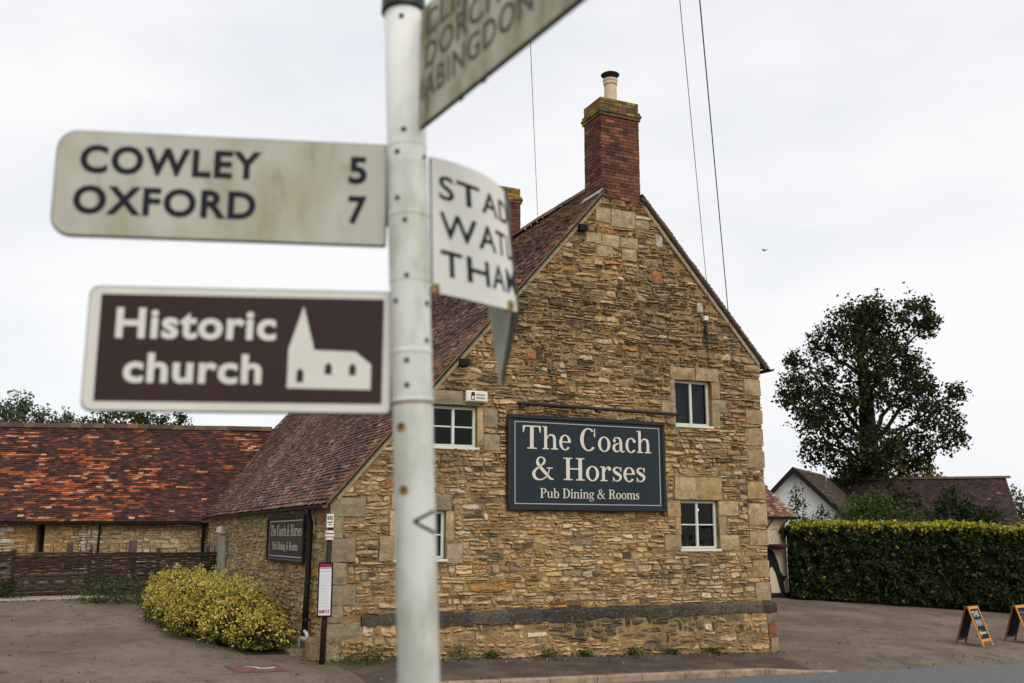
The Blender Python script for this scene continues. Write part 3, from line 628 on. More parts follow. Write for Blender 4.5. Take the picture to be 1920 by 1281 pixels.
# gutters
def gutter(p, d, n_out, ln, parent, name='gutter', rad=0.065):
    vs_ = []; angs = [180 + k * 22.5 for k in range(9)]
    for uu in (0, ln):
        for rr in (rad, rad - 0.012):
            for an in angs: vs_.append(p + d * uu + n_out * (rr * math.cos(math.radians(an))) + V(0, 0, rr * math.sin(math.radians(an))))
    f_ = []
    for i in range(8): f_ += [(i, i + 1, 18 + i + 1, 18 + i), (9 + i + 1, 9 + i, 27 + i, 27 + i + 1), (i + 1, i, 9 + i, 10 + i), (18 + i, 19 + i, 28 + i, 27 + i)]
    f_ += [(0, 18, 27, 9), (26, 8, 17, 35)]
    return mk(name, vs_, f_, M['black'], parent)
gutter(S0 - E3 * 0.05 + V(0, 0, -0.03) - B3 * 0.22, B3, -E3, 14.0, pub)
gutter(S1 + E3 * 0.05 + V(0, 0, -0.02) - B3 * 0.12, B3, E3, ROOF_L, pub)
MB().box(LW, -14.2, 0.0, 2.96, 3.07, 0.03, 0.075).build('fascia', M['blackmatt'], pub)
for k in range(12): MB().box(LW, -0.6 - k * 1.15, -0.57 - k * 1.15, 2.93, 2.965, 0.05, 0.17).build('gutter_bracket', M['black'], pub)
dp = MB(); dp.tube([LW(-1.0, 2.93, .17), LW(-1.02, 2.80, .17), LW(-1.05, 2.62, .11), LW(-1.12, 1.5, .11), LW(-1.16, 0.62, .12)], 0.055, 10); dp.build('downpipe', M['black'], pub, smooth=True)
for z_ in (2.4, 1.55, 0.9): MB().tube([LW(-1.10, z_ - .02, .11), LW(-1.10, z_ + .02, .11)], 0.072, 10).build('pipe_clip', M['black'], pub)
wp = MB(); wp.tube([LW(-1.28, 0.78, .05), LW(-1.2, 0.70, .12), LW(-0.86, 0.66, .14), LW(-0.80, 0.62, .15), LW(-0.86, 0.58, .17), LW(-1.1, 0.57, .19), LW(-1.16, 0.53, .2), LW(-1.16, 0.36, .2)], 0.034, 10); wp.build('waste_pipe', M['pipewhite'], pub, smooth=True)
MB().bbox(LW, -1.55, -0.55, 0.22, 0.42, 0.04, 0.50, 0.03, (0.30, 0.24, 0.15)).build('drain_kerb', M['stone'], pub)
MB().bbox(LW, -0.45, 0.02, 0.16, 0.66, 0.06, 0.28, 0.05, (0.34, 0.25, 0.14)).build('corner_block', M['stone'], pub)

# chimneys
def chimney(parent, fr, a0, a1, dep, z0, z1, front_drop, pot, name='chimney', base_z=None):
    ch = part_empty(name, fr(a0, z0, -dep), parent)
    MB().box(fr, a0 + .012, a1 - .012, z0 - 1.0, z1 + 0.3, -dep + .012, -.012).build('chimney_core', M['brickmortar'], ch)
    H = 0.075
    faces = [(Fr(fr(a0, 0, 0), fr.a), a1 - a0), (Fr(fr(a0, 0, -dep), fr.c), dep), (Fr(fr(a1, 0, 0), -fr.c), dep), (Fr(fr(a1, 0, -dep), -fr.a), a1 - a0)]
    k = 0; z = z0
    def bcol():
        return jit(r, pick(r, [(4, (0.155, 0.062, 0.045)), (3, (0.12, 0.05, 0.04)), (2, (0.20, 0.08, 0.055)), (1.2, (0.085, 0.04, 0.036)), (0.5, (0.28, 0.105, 0.06))]), 0.2)
    rest = MB()
    while z < z1 - 0.02:
        for fi, (ff, wd) in enumerate(faces):
            x = -0.1125 if k % 2 else 0.0
            while x < wd - 0.02:
                p, q = max(0.0, x) + .004, min(wd, x + 0.225) - .004; x += 0.225
                if q - p < 0.03: continue
                mb = rest if fi > 1 else MB(); mb.bbox(ff, p, q, z + .005, z + H - .005, -0.03, 0.004 + r.uniform(-.003, .004), .004, bcol())
                if fi < 2: mb.build('brick', M['brick'], ch)
        z += H; k += 1
    rest.build('bricks_beyond', M['brick'], ch, kind='stuff')
    # oversailing courses and crown with lichen
    for i, (o_, h_) in enumerate(((0.035, 0.07), (0.055, 0.065), (0.035, 0.06))):
        x = a0 - o_
        while x < a1 + o_ - 0.02:
            q = min(x + 0.225, a1 + o_); MB().bbox(fr, x + .004, q - .004, z, z + h_ - .006, -0.2, o_, .005, jit(r, pick(r, [(2, (0.10, 0.085, 0.05)), (2, (0.16, 0.08, 0.05)), (1, (0.28, 0.17, 0.04))]), .2)).build('oversail_brick', M['brick'], ch); x = q
        ff = Fr(fr(a0 - o_, 0, -dep - o_), fr.c); x = 0.0; wd = dep + 2 * o_ - 0.21 + 0.02
        while x < wd - 0.02:
            q = min(x + 0.225, wd); MB().bbox(ff, x + .004, q - .004, z, z + h_ - .006, -0.2, 0, .005, jit(r, pick(r, [(2, (0.10, 0.085, 0.05)), (2, (0.16, 0.08, 0.05)), (1, (0.28, 0.17, 0.04))]), .2)).build('oversail_brick', M['brick'], ch); x = q
        MB().box(fr, a0 - o_ + .2, a1 + o_, z + .002, z + h_ - .008, -dep - o_, -.2, (0.14, 0.08, 0.05)).build('oversail_core', M['brick'], ch)
        z += h_
    for i in range(3):
        for ff, wd in ((Fr(fr(a0, 0, 0.0), fr.a), a1 - a0), (Fr(fr(a0, 0, -dep), fr.c), dep)):
            x = -0.1125 if i % 2 else 0.0
            while x < wd - .02:
                p, q = max(0, x) + .004, min(wd, x + .225) - .004; x += .225
                MB().bbox(ff, p, q, z + .004, z + .071, -.05, .006, .005, jit(r, pick(r, [(3, (0.25, 0.15, 0.035)), (2, (0.13, 0.085, 0.045)), (2, (0.17, 0.14, 0.06)), (1, (0.33, 0.19, 0.03))]), .2)).build('crown_brick', M['brick'], ch)
        z += .075
    fl = MB(); fl.hexa([fr(a0 + .01, z - .2, -.02), fr(a1 - .01, z - .2, -.02), fr(a1 - .01, z - .2, -dep + .01), fr(a0 + .01, z - .2, -dep + .01), fr(a0 + .12, z + .05, -.12), fr(a1 - .12, z + .05, -.12), fr(a1 - .12, z + .05, -dep + .12), fr(a0 + .12, z + .05, -dep + .12)], (0.20, 0.17, 0.10)); fl.build('flaunching', M['brick'], ch)
    if pot:
        c = fr((a0 + a1) / 2, 0, -dep / 2); R_ = lambda zz: c + V(0, 0, zz)
        mb = MB(); mb.tube([R_(z - .05), R_(z + .50), R_(z + .51), R_(z + .58), R_(z + .59), R_(z + .64)], [0.15, 0.135, 0.155, 0.155, 0.165, 0.165], 20); mb.build('chimney_pot', M['pot'], ch, smooth=False)
        mb = MB(); mb.tube([R_(z + .74), R_(z + .755), R_(z + .79), R_(z + .81)], [0.205, 0.21, 0.15, 0.03], 20); mb.build('cowl', M['black'], ch)
        for q in range(3):
            an = q * 2.1 + .4; d_ = V(math.cos(an), math.sin(an), 0) * .13; MB().tube([R_(z + .60) + d_, R_(z + .76) + d_], .006, 5).build('cowl_stay', M['black'], ch)
    return ch
chimney(pub, G, -3.95, -2.99, 0.74, 9.48, 11.36, 0, True)
MB().box(G, -4.0, -2.92, 9.28, 9.47, -.5, 0.02).build('chimney_shoulder', M['mortar'], pub)
st = rubble(G, -3.99, -2.93, 9.27, 9.62, lambda a: 9.66 if a < -3.5 else 9.48, [], 0.07, 0.2, lambda a, z, r: jit(r, pick(r, [(2, (0.22, 0.09, 0.05)), (2, (0.27, 0.21, 0.13)), (1, (0.17, 0.08, 0.05))]), .2), 0.03, r, base_c=0.015)
place_pieces(st, 'stone', 'small_rubble', M['stone'], gw)
lf = MB()
for i in range(3): lf.hexa([rl(-.11 + .27 * i, VCH - .13, .024), rl(.17 + .27 * i, VCH - .13, .026), rl(.17 + .27 * i, VCH + .02, .03), rl(-.11 + .27 * i, VCH + .02, .028), rl(-.11 + .27 * i, VCH - .13, .036), rl(.17 + .27 * i, VCH - .13, .038), rl(.17 + .27 * i, VCH + .02, .05), rl(-.11 + .27 * i, VCH + .02, .048)])
lf.build('lead_apron', M['lead'], pub)
CF = Fr(R0 + B3 * 5.25, E3)
chimney(pub, CF, APEX_S - 0.55, APEX_S + 0.08, 0.75, 9.9, 10.98, 0, False)

# ================================================================== LETTERING
def ring(cx, cy, rx, ry, tx, ty, a0=0, a1=360, n=26):
    vs_ = []; 
    for i in range(n + 1):
        t_ = math.radians(a0 + (a1 - a0) * i / n); vs_ += [(cx + rx * math.cos(t_), cy + ry * math.sin(t_)), (cx + (rx - tx) * math.cos(t_), cy + (ry - ty) * math.sin(t_))]
    return vs_, [(2 * i, 2 * i + 2, 2 * i + 3, 2 * i + 1) for i in range(n)]
def rect(x0, x1, y0, y1): return [(x0, y0), (x1, y0), (x1, y1), (x0, y1)], [(0, 1, 2, 3)]
def pol(*p): return list(p), [tuple(range(len(p)))]
def ball(cx, cy, r_, n=14): return [(cx + r_ * math.cos(2 * math.pi * i / n), cy + r_ * math.sin(2 * math.pi * i / n)) for i in range(n)], [tuple(range(n))]
def stroke(pts, ws, sub=6):
    P = [np.array(p, float) for p in pts]; n = len(P); C_ = []; W_ = []
    for i in range(n - 1):
        p0, p1, p2, p3 = P[max(i - 1, 0)], P[i], P[i + 1], P[min(i + 2, n - 1)]
        for k in range(sub + (i == n - 2)):
            t_ = k / sub; C_.append(0.5 * (2 * p1 + (p2 - p0) * t_ + (2 * p0 - 5 * p1 + 4 * p2 - p3) * t_ ** 2 + (3 * p1 - p0 - 3 * p2 + p3) * t_ ** 3)); W_.append(ws[i] + (ws[i + 1] - ws[i]) * t_)
    vs_ = []
    for i in range(len(C_)):
        d = C_[min(i + 1, len(C_) - 1)] - C_[max(i - 1, 0)]; d = d / (np.linalg.norm(d) + 1e-9); q = np.array((-d[1], d[0])) * W_[i] / 2
        vs_ += [tuple(C_[i] - q), tuple(C_[i] + q)]
    return vs_, [(2 * i, 2 * i + 2, 2 * i + 3, 2 * i + 1) for i in range(len(C_) - 1)]
K = 0.05
def arch(x, xr, top=0.66): return stroke([(x, 0.44), (x + .10, top - .06), (x + .22, top - .03), (xr - .03, top - .10), (xr, 0.40)], [0.04, 0.055, 0.075, 0.12, 0.13])
def nleg(x, foot=0.09): return [rect(x - .065, x + .065, 0.02, 0.42), rect(x - .065 - foot, x + .065 + foot, 0, K)]
def P_(): return [rect(.14, .30, .03, .97), rect(.03, .41, 0, K), rect(.03, .32, 1 - K, 1), rect(.28, .40, .945, 1), rect(.28, .40, .46, .515), ring(.38, .73, .36, .27, .155, .055, -90, 90)]
GL = {
 'T': (.88, [rect(.35, .51, .03, .97), rect(.22, .64, 0, K), rect(.03, .83, .945, 1), pol((.03, .70), (.07, .70), (.13, .95), (.03, .95)), pol((.79, .70), (.83, .70), (.83, .95), (.73, .95))]),
 'h': (.74, [rect(.1, .23, .02, 1), rect(.02, .2, .955, 1), rect(.02, .31, 0, K), arch(.21, .57)] + nleg(.57)),
 'e': (.60, [ring(.31, .325, .27, .345, .13, .05, 0, 322), rect(.14, .575, .325, .375)]),
 'C': (.84, [ring(.43, .5, .39, .515, .165, .055, 48, 318), rect(.70, .745, .62, 1.0), ball(.69, .73, .03)]),
 'o': (.66, [ring(.33, .325, .295, .345, .135, .05)]),
 'a': (.65, [rect(.40, .53, .12, .46), ball(.165, .50, .07), stroke([(.11, .52), (.19, .63), (.31, .645), (.42, .59), (.465, .44)], [.05, .05, .06, .10, .13]), stroke([(.43, .40), (.3, .37), (.155, .29), (.13, .17), (.19, .05), (.31, .025), (.44, .14)], [.04, .05, .11, .135, .09, .05, .035]), stroke([(.465, .16), (.49, .05), (.57, .015), (.64, .08)], [.13, .09, .05, .03])]),
 'c': (.57, [ring(.31, .325, .27, .345, .13, .05, 52, 322), ball(.47, .52, .075)]),
 '&': (.98, [stroke([(.93, .03), (.80, .05), (.60, .27), (.38, .52), (.24, .74), (.27, .92), (.40, .985), (.53, .90), (.52, .75), (.38, .60), (.18, .45), (.075, .27), (.14, .07), (.33, -.005), (.53, .06), (.69, .27), (.76, .50)], [.05, .08, .13, .14, .125, .07, .045, .08, .10, .055, .09, .14, .12, .055, .05, .045, .04]), rect(.64, .90, .49, .535)]),
 'H': (.98, [rect(.14, .30, .03, .97), rect(.68, .84, .03, .97), rect(.03, .41, 0, K), rect(.03, .41, 1 - K, 1), rect(.57, .95, 0, K), rect(.57, .95, 1 - K, 1), rect(.28, .70, .48, .535)]),
 'r': (.54, [rect(.1, .23, .02, .66), rect(.02, .2, .615, .66), rect(.02, .34, 0, K), stroke([(.22, .42), (.28, .57), (.39, .64), (.45, .63)], [.04, .05, .06, .06]), ball(.44, .56, .08)]),
 's': (.50, [stroke([(.425, .47), (.36, .60), (.24, .635), (.12, .57), (.12, .46), (.25, .36), (.38, .27), (.40, .14), (.28, .025), (.16, .04), (.075, .18)], [.03, .04, .055, .09, .12, .145, .13, .10, .055, .04, .03]), rect(.40, .44, .45, .66), rect(.055, .095, 0, .2)]),
 'P': (.78, P_()), 'R': (.88, P_() + [stroke([(.38, .49), (.52, .44), (.61, .28), (.66, .08), (.76, .01), (.86, .09)], [.05, .11, .15, .12, .06, .03])]),
 'u': (.75, [rect(.1, .23, .2, .655), rect(.01, .2, .61, .66), stroke([(.165, .24), (.19, .07), (.31, .025), (.43, .08), (.53, .22)], [.13, .11, .06, .05, .04]), rect(.50, .63, .02, .66), rect(.41, .60, .61, .655), rect(.52, .73, 0, K)]),
 'b': (.68, [rect(.09, .22, .0, 1), rect(.01, .2, .955, 1), ring(.36, .325, .285, .345, .135, .05, -135, 135)]),
 'D': (.92, [rect(.14, .30, .03, .97), rect(.03, .32, 0, K), rect(.03, .32, 1 - K, 1), rect(.28, .41, 0, .055), rect(.28, .41, .945, 1), ring(.40, .5, .46, .5, .165, .055, -90, 90)]),
 'i': (.35, [rect(.11, .24, .02, .655), rect(.02, .2, .61, .66), rect(.02, .33, 0, K), ball(.17, .88, .09)]),
 'n': (.74, [rect(.1, .23, .02, .655), rect(.02, .2, .61, .66), rect(.02, .31, 0, K), arch(.21, .57)] + nleg(.57)),
 'm': (1.08, [rect(.1, .23, .02, .655), rect(.02, .2, .61, .66), rect(.02, .31, 0, K), arch(.21, .55), arch(.58, .92)] + nleg(.55, .07) + nleg(.92)),
 'g': (.62, [ring(.28, .44, .225, .225, .115, .045), stroke([(.18, .24), (.10, .16), (.20, .07), (.42, .05), (.53, -.06), (.44, -.21), (.25, -.26), (.08, -.20), (.07, -.09), (.2, .01)], [.04, .06, .09, .10, .08, .05, .05, .06, .06, .04]), stroke([(.44, .58), (.52, .63)], [.04, .05]), ball(.55, .61, .05)]),
 ' ': (.36, []),
}
def serif_text(txt, fr, a0, a1, z, h, c, m, parent, name='lettering'):
    """fit the text between a0 and a1 on baseline z with cap height h"""
    tot = sum(GL[ch][0] for ch in txt); sx = (a1 - a0) / tot; x = 0; mb = MB(); k = 0
    for ch in txt:
        wd, prims = GL[ch]
        for vs_, f_ in prims:
            cc = c + 0.0004 * k; k = (k + 1) % 9
            mb.add([fr(a0 + (x + px_) * sx, z + py_ * h, cc) for px_, py_ in vs_], f_)
        x += wd
    return mb.build(name, m, parent)
ASC = {}
def font_mesh(txt, bold=0.0, spacing=1.0):
    cu = bpy.data.curves.new('text_source', 'FONT'); cu.body = txt; cu.offset = bold; cu.space_character = spacing; cu.resolution_u = 4
    ob = bpy.data.objects.new('text_source', cu); COL.objects.link(ob)
    dg = bpy.context.evaluated_depsgraph_get(); me = bpy.data.meshes.new_from_object(ob.evaluated_get(dg))
    bm = bmesh.new(); bm.from_mesh(me); bmesh.ops.triangulate(bm, faces=bm.faces)
    v = np.array([q.co[:] for q in bm.verts]); f_ = [tuple(q.index for q in g_.verts) for g_ in bm.faces]; bm.free()
    bpy.data.objects.remove(ob); bpy.data.curves.remove(cu); bpy.data.meshes.remove(me)
    return v[:, :2], f_
def sans_text(txt, fn, x0, x1, y, h, m, parent, bold=0.02, spacing=1.0, name='lettering', subdiv=0):
    """fn(x, y) -> world point; x0..x1 extent of the word, cap height h above baseline y (cap height measured on the first capital or ascender)"""
    v, f_ = font_mesh(txt, bold, spacing)
    asc = ASC.setdefault(('H' if txt.isdigit() or txt[0].isupper() else 'h', bold), None) or font_mesh('H' if txt.isdigit() or txt[0].isupper() else 'h', bold)[0][:, 1].max() + bold
    sx = (x1 - x0) / np.ptp(v[:, 0]); X = x0 + (v[:, 0] - v[:, 0].min()) * sx; Yv = y + (v[:, 1] + bold) / asc * h
    if subdiv:
        bm = bmesh.new(); vv = [bm.verts.new((p, q, 0)) for p, q in zip(X, Yv)]
        for t_ in f_:
            try: bm.faces.new([vv[i] for i in t_])
            except ValueError: pass
        bmesh.ops.subdivide_edges(bm, edges=bm.edges, cuts=subdiv, use_grid_fill=True); bmesh.ops.triangulate(bm, faces=bm.faces)
        bm.verts.index_update(); X = [q.co.x for q in bm.verts]; Yv = [q.co.y for q in bm.verts]; f_ = [tuple(q.index for q in g_.verts) for g_ in bm.faces]; bm.free()
    return mk(name, [fn(p, q) for p, q in zip(X, Yv)], f_, m, parent)

# ================================================================== PUB SIGNS
def line_frame(fr, a0, a1, z0, z1, wd, c, m, parent, name='border_line'):
    mb = MB(); mb.box(fr, a0, a1, z0, z0 + wd, c - .003, c); mb.box(fr, a0, a1, z1 - wd, z1, c - .003, c); mb.box(fr, a0, a0 + wd, z0 + wd, z1 - wd, c - .003, c); mb.box(fr, a1 - wd, a1, z0 + wd, z1 - wd, c - .003, c)
    return mb.build(name, m, parent)
sg = thing('pub_sign', G(-4.41, 2.88, .06), 'large dark slate-blue sign board on the gable, lettered in cream serif', 'sign')
A0, A1, Z0, Z1 = -6.21, -2.62, 2.88, 4.72
MB().bbox(G, A0 + .05, A1 - .05, Z0 + .05, Z1 - .05, .055, .105, .004).build('board', M['signboard'], sg)
mb = MB()
for q in ((A0, A1, Z0, Z0 + .075), (A0, A1, Z1 - .075, Z1), (A0, A0 + .075, Z0 + .075, Z1 - .075), (A1 - .075, A1, Z0 + .075, Z1 - .075)): mb.bbox(G, *q, .05, .135, .012)
mb.build('frame', M['black'], sg)
line_frame(G, A0 + .15, A1 - .13, Z0 + .12, Z1 - .13, .016, .1085, M['signline'], sg)
serif_text('The Coach', G, A0 + .31, A1 - .33, Z1 - .655, .45, .108, M['signpaint'], sg)
serif_text('& Horses', G, A0 + .52, A1 - .475, Z1 - 1.245, .44, .108, M['signpaint'], sg)
serif_text('Pub Dining & Rooms', G, A0 + .69, A1 - .645, Z1 - 1.595, .185, .108, M['signpaint'], sg)
for a in (-5.4, -3.4):
    MB().box(G, a, a + .08, Z0 + .3, Z0 + .38, .0, .055).build('fixing_block', M['black'], sg)
sl = thing('sign_light', G(-4.2, 4.86, .1), 'long black tubular trough light fixed above the gable sign board', 'light')
MB().tube([G(-6.06, 4.93, .22), G(-2.36, 4.885, .22)], .034, 12).build('light_tube', M['black'], sl)
for a in (-5.95, -4.85, -3.75, -2.5): MB().tube([G(a, 4.915, .22), G(a, 4.93, .02)], .014, 6).build('arm', M['black'], sl)
for a in (-6.0, -4.3): MB().bbox(G, a, a + .10, 4.83, 4.90, .16, .26, .01).build('bracket', M['black'], sl)

ss = thing('pub_sign', LW(-3.3, 1.88, .05), 'dark wooden framed pub sign board on the low side wall beside the downpipe', 'sign')
A0, A1, Z0, Z1 = -4.9, -1.55, 1.88, 2.80
MB().bbox(LW, A0 + .04, A1 - .04, Z0 + .04, Z1 - .04, .05, .09, .004).build('board', M['signgrey'], ss)
mb = MB()
for q in ((A0, A1, Z0, Z0 + .06), (A0, A1, Z1 - .06, Z1), (A0, A0 + .06, Z0 + .06, Z1 - .06), (A1 - .06, A1, Z0 + .06, Z1 - .06)): mb.bbox(LW, *q, .045, .13, .012)
mb.build('frame', M['black'], ss); line_frame(LW, A0 + .16, A1 - .14, Z0 + .10, Z1 - .09, .02, .0935, M['signline'], ss)
serif_text('The Coach & Horses', LW, A0 + .28, A1 - .22, Z0 + .52, .22, .093, M['signpaint'], ss)
serif_text('Pub Dining & Rooms', LW, A0 + .50, A1 - .50, Z0 + .24, .16, .093, M['signpaint'], ss)
sl = thing('sign_light', LW(-3.3, 2.85, .1), 'thin black light bar above the side wall sign', 'light')
MB().tube([LW(-4.75, 2.88, .2), LW(-1.9, 2.90, .2)], .022, 8).build('light_tube', M['black'], sl)
for a in (-4.4, -3.2, -2.1): MB().tube([LW(a, 2.885, .2), LW(a, 2.90, .0)], .012, 6).build('arm', M['black'], sl)

al = thing('alarm_box', G(-6.86, 4.92, .05), 'white burglar alarm box on the gable above the upper left window', 'alarm')
n = 8; vs_ = []
for i in range(n + 1):
    a = -7.08 + .44 * i / n; bow = .05 * (1 - (2 * i / n - 1) ** 2)
    vs_ += [G(a, 4.905, .055), G(a, 4.905, .09 + bow * .6), G(a, 4.93, .12 + bow), G(a, 5.10, .12 + bow), G(a, 5.125, .10 + bow * .7), G(a, 5.125, .055)]
f_ = [(6 * i + j, 6 * (i + 1) + j, 6 * (i + 1) + (j + 1) % 6, 6 * i + (j + 1) % 6) for i in range(n) for j in range(6)] + [(5, 4, 3, 2, 1, 0), tuple(6 * n + j for j in range(6))]
mk('case', vs_, f_, M['plasticwhite'], al)
AF = lambda x, y: G(-7.08 + x, 4.905 + y, .1725 - .05 * ((x / .44) * 2 - 1) ** 2)
mb = MB(); mb.add([AF(.09, .16), AF(.15, .16), AF(.15, .19), AF(.09, .19)], [(0, 1, 2, 3)]); mb.add([AF(.085, .04), AF(.10, .04), AF(.10, .158), AF(.085, .158)], [(0, 1, 2, 3)]); mb.add([AF(.142, .04), AF(.155, .04), AF(.155, .158), AF(.142, .158)], [(0, 1, 2, 3)]); mb.add([AF(.101, .04), AF(.141, .04), AF(.141, .055), AF(.101, .055)], [(0, 1, 2, 3)]); mb.add([AF(.101, .115), AF(.141, .115), AF(.141, .158), AF(.101, .158)], [(0, 1, 2, 3)])
mb.build('emblem', M['letterblack'], al)
mb = MB(); rr2 = random.Random(3)
for y0, x0, x1 in ((.125, .18, .37), (.065, .185, .36)):
    x = x0
    while x < x1: mb.add([AF(x, y0), AF(x + .012, y0), AF(x + .012, y0 + .028), AF(x, y0 + .028)], [(0, 1, 2, 3)]); x += rr2.choice((.016, .018, .022))
mb.build('lettering', M['letterfade'], al)

# telephone cable, bracket and cleats on the gable
cb = thing('wall_bracket', G(-1.46, 6.9, .05), 'small telephone wire bracket with drop cable on the upper right gable', 'bracket')
MB().bbox(G, -1.50, -1.40, 7.0, 7.10, .04, .12, .01).build('insulator', M['plasticwhite'], cb)
MB().bbox(G, -1.47, -1.40, 6.72, 6.88, .04, .09, .01).build('junction_box', M['black'], cb)
MB().tube([G(-1.44, 7.0, .07), G(-1.43, 6.6, .06), G(-1.40, 6.2, .06), G(-1.38, 5.95, .06)], .009, 5).build('cable', M['black'], cb)
MB().tube([G(-1.28, 6.6, .05), G(-0.75, 7.05, .06), G(-0.72, 6.0, .05)], .006, 5).build('cable', M['black'], cb)

# bus stop
bs = thing('bus_stop', (-3.16, 17.62, gz(-3.16, 17.62)), 'brown bus stop pole with white plates and a framed timetable by the corner', 'bus stop')
BX = Fr((-3.16, 17.62, 0), (math.cos(0.15), math.sin(0.15))); bz0 = gz(-3.16, 17.62)
MB().tube([BX(-.05, bz0 - .1, 0), BX(.03, 2.74, 0)], .048, 12).build('pole', M['postbrown'], bs, smooth=True)
tcx = -.03; 
MB().bbox(BX, tcx - .125, tcx + .125, 1.05, 1.96, .05, .09, .008).build('timetable_case', M['blackmatt'], bs)
MB().box(BX, tcx - .10, tcx + .10, 1.08, 1.93, .09, .092).build('timetable', M['paper'], bs)
MB().box(BX, tcx - .10, tcx + .10, 1.875, 1.93, .092, .0935).build('red_heading', M['red'], bs)
MB().box(BX, tcx - .10, tcx + .10, 1.845, 1.872, .092, .0935).build('blue_heading', M['blue'], bs)
mb = MB(); mb.box(BX, tcx - .095, tcx + .095, 1.80, 1.812, .092, .0935)
for i in range(22): mb.box(BX, tcx - .09, tcx - .09 + rr2.uniform(.1, .18), 1.22 + i * .025, 1.224 + i * .025, .092, .0933)
mb.build('timetable_print', M['signline'], bs)
mb = MB(); x = tcx - .09
while x < tcx + .085:
    wd = rr2.choice((.014, .018, .026)); mb.box(BX, x, x + wd, 1.115, 1.115 + rr2.choice((.05, .06)), .092, .0935); x += wd + rr2.choice((.004, .006, .018))
mb.build('red_lettering', M['red'], bs)
MB().bbox(BX, -.045, .075, 2.54, 2.77, .05, .065, .006).build('stop_plate', M['plasticwhite'], bs)
mb = MB()
for i in range(3): mb.box(BX, -.03 + i * .032, -.008 + i * .032, 2.67, 2.74, .065, .0665)
mb.box(BX, -.03, .06, 2.62, 2.64, .065, .0665); mb.box(BX, -.01, .04, 2.58, 2.60, .065, .0665); mb.build('lettering', M['letterfade'], bs)
for z_, q in ((2.47, .075), (2.41, .085), (2.355, .07)): MB().tube([BX(.012, z_ - .022, 0), BX(.012, z_ + .02, 0)], q, 12).build('clamp', M['plasticwhite'], bs)

# pale cabinet and lamp at the far end of the side wall
cab = thing('utility_cabinet', LW(-11.1, 1.4, .04), 'tall narrow grey-green meter cabinet on the far end of side wall', 'cabinet')
MB().bbox(LW, -11.55, -10.6, 1.15, 2.42, .03, .10, .012).build('box', M['greendoor'], cab); MB().bbox(LW, -11.45, -10.7, 1.2, 2.36, .10, .115, .005).build('door', M['greendoor'], cab)
lp = thing('wall_lamp', LW(-11.0, 2.5, .05), 'small pale bulkhead lamp above the grey-green cabinet', 'lamp')
MB().bbox(LW, -11.3, -10.7, 2.45, 2.66, .03, .18, .03).build('housing', M['pot'], lp); MB().bbox(LW, -11.2, -10.8, 2.48, 2.62, .18, .22, .015).build('lens', M['plasticwhite'], lp)

# lamp seen through the lower right window
pl = thing('pendant_lamp', G(-1.7, 2.85, -.5), 'small lit pendant bulb inside the lower right window', 'lamp')
c = G(-1.42, 2.95, -.5); mb = MB(); mb.tube([c + V(0, 0, -.028), c + V(0, 0, -.02), c, c + V(0, 0, .02), c + V(0, 0, .028)], [.006, .02, .028, .02, .006], 10); mb.build('bulb', M['bulb'], pl, smooth=True)
MB().tube([c + V(0, 0, .028), c + V(0, 0, .18)], .005, 5).build('cord', M['black'], pl)

# ================================================================== BARN
barn = thing('stone_barn', J0 - BA * 6 + V(0, 0, 0.6), 'long low stone barn with patchy orange and maroon tiled roof', 'building')
r = random.Random(23)
BF = Fr(J0, BA)                                                       # a = 0 at the pub, negative to the left
BL = 16.0
slit = (-4.90, -4.66, 1.55, 2.72)
c_ = MB()
for a0, a1, z0, z1 in ((-BL, slit[0], -.2, 3.0), (slit[1], 0.6, -.2, 3.0), (slit[0], slit[1], -.2, slit[2]), (slit[0], slit[1], slit[3], 3.0)): c_.box(BF, a0, a1, z0, z1, -.45, 0)
c_.box(BF, -BL, 6.0, -.2, 3.0, -2 * BD, -2 * BD + .4)
c_.add([BF(-BL, -.2, 0), BF(-BL, -.2, -2 * BD), BF(-BL, 3, -2 * BD), BF(-BL, BEZ + BD * BSL - .1, -BD), BF(-BL, 3, 0)], [(0, 1, 2, 3, 4)])
c_.build('wall_core', M['mortar'], barn)
MB().box(BF, slit[0], slit[1], slit[2], slit[3], -.42, -.40).build('slit_vent', M['blackmatt'], barn)
def barn_col(a, z, r):
    if -6.6 < a < -5.7 or -3.7 < a < -3.15: 
        if r.random() < .6: return jit(r, (0.62, 0.57, 0.47), .15)
    if -5.7 < a < -3.7: return jit(r, pick(r, [(3, (0.50, 0.32, 0.14)), (2, (0.44, 0.25, 0.09)), (2, (0.52, 0.40, 0.23))]), .18)
    return jit(r, pick(r, [(3, (0.52, 0.42, 0.26)), (3, (0.46, 0.35, 0.19)), (2, (0.60, 0.50, 0.34)), (1, (0.36, 0.26, 0.14))]), .18)
bwall = part_empty('front_wall', BF(-6, .6), barn)
place_pieces(rubble(BF, -11.5, 0.1, 1.2, 2.98, lambda a: 3.0, [slit], 0.14, 0.27, barn_col, 0.05, r, seed=15, wave=0.05), 'stone', 'small_rubble', M['stone'], bwall, 250)
nb = -BN * BSL + V(0, 0, 1); nb /= np.linalg.norm(nb); dvb = BN + V(0, 0, BSL); dbl = np.linalg.norm(dvb); dvb /= dbl
T0 = J0 - BN * 0.28 + V(0, 0, BEZ - 0.28 * BSL); BSLEN = (BD + 0.28) * dbl
def barn_in(u, v):
    p = T0 + BA * u + dvb * v; return p[2] > main_z(p) - 0.03
run = {}
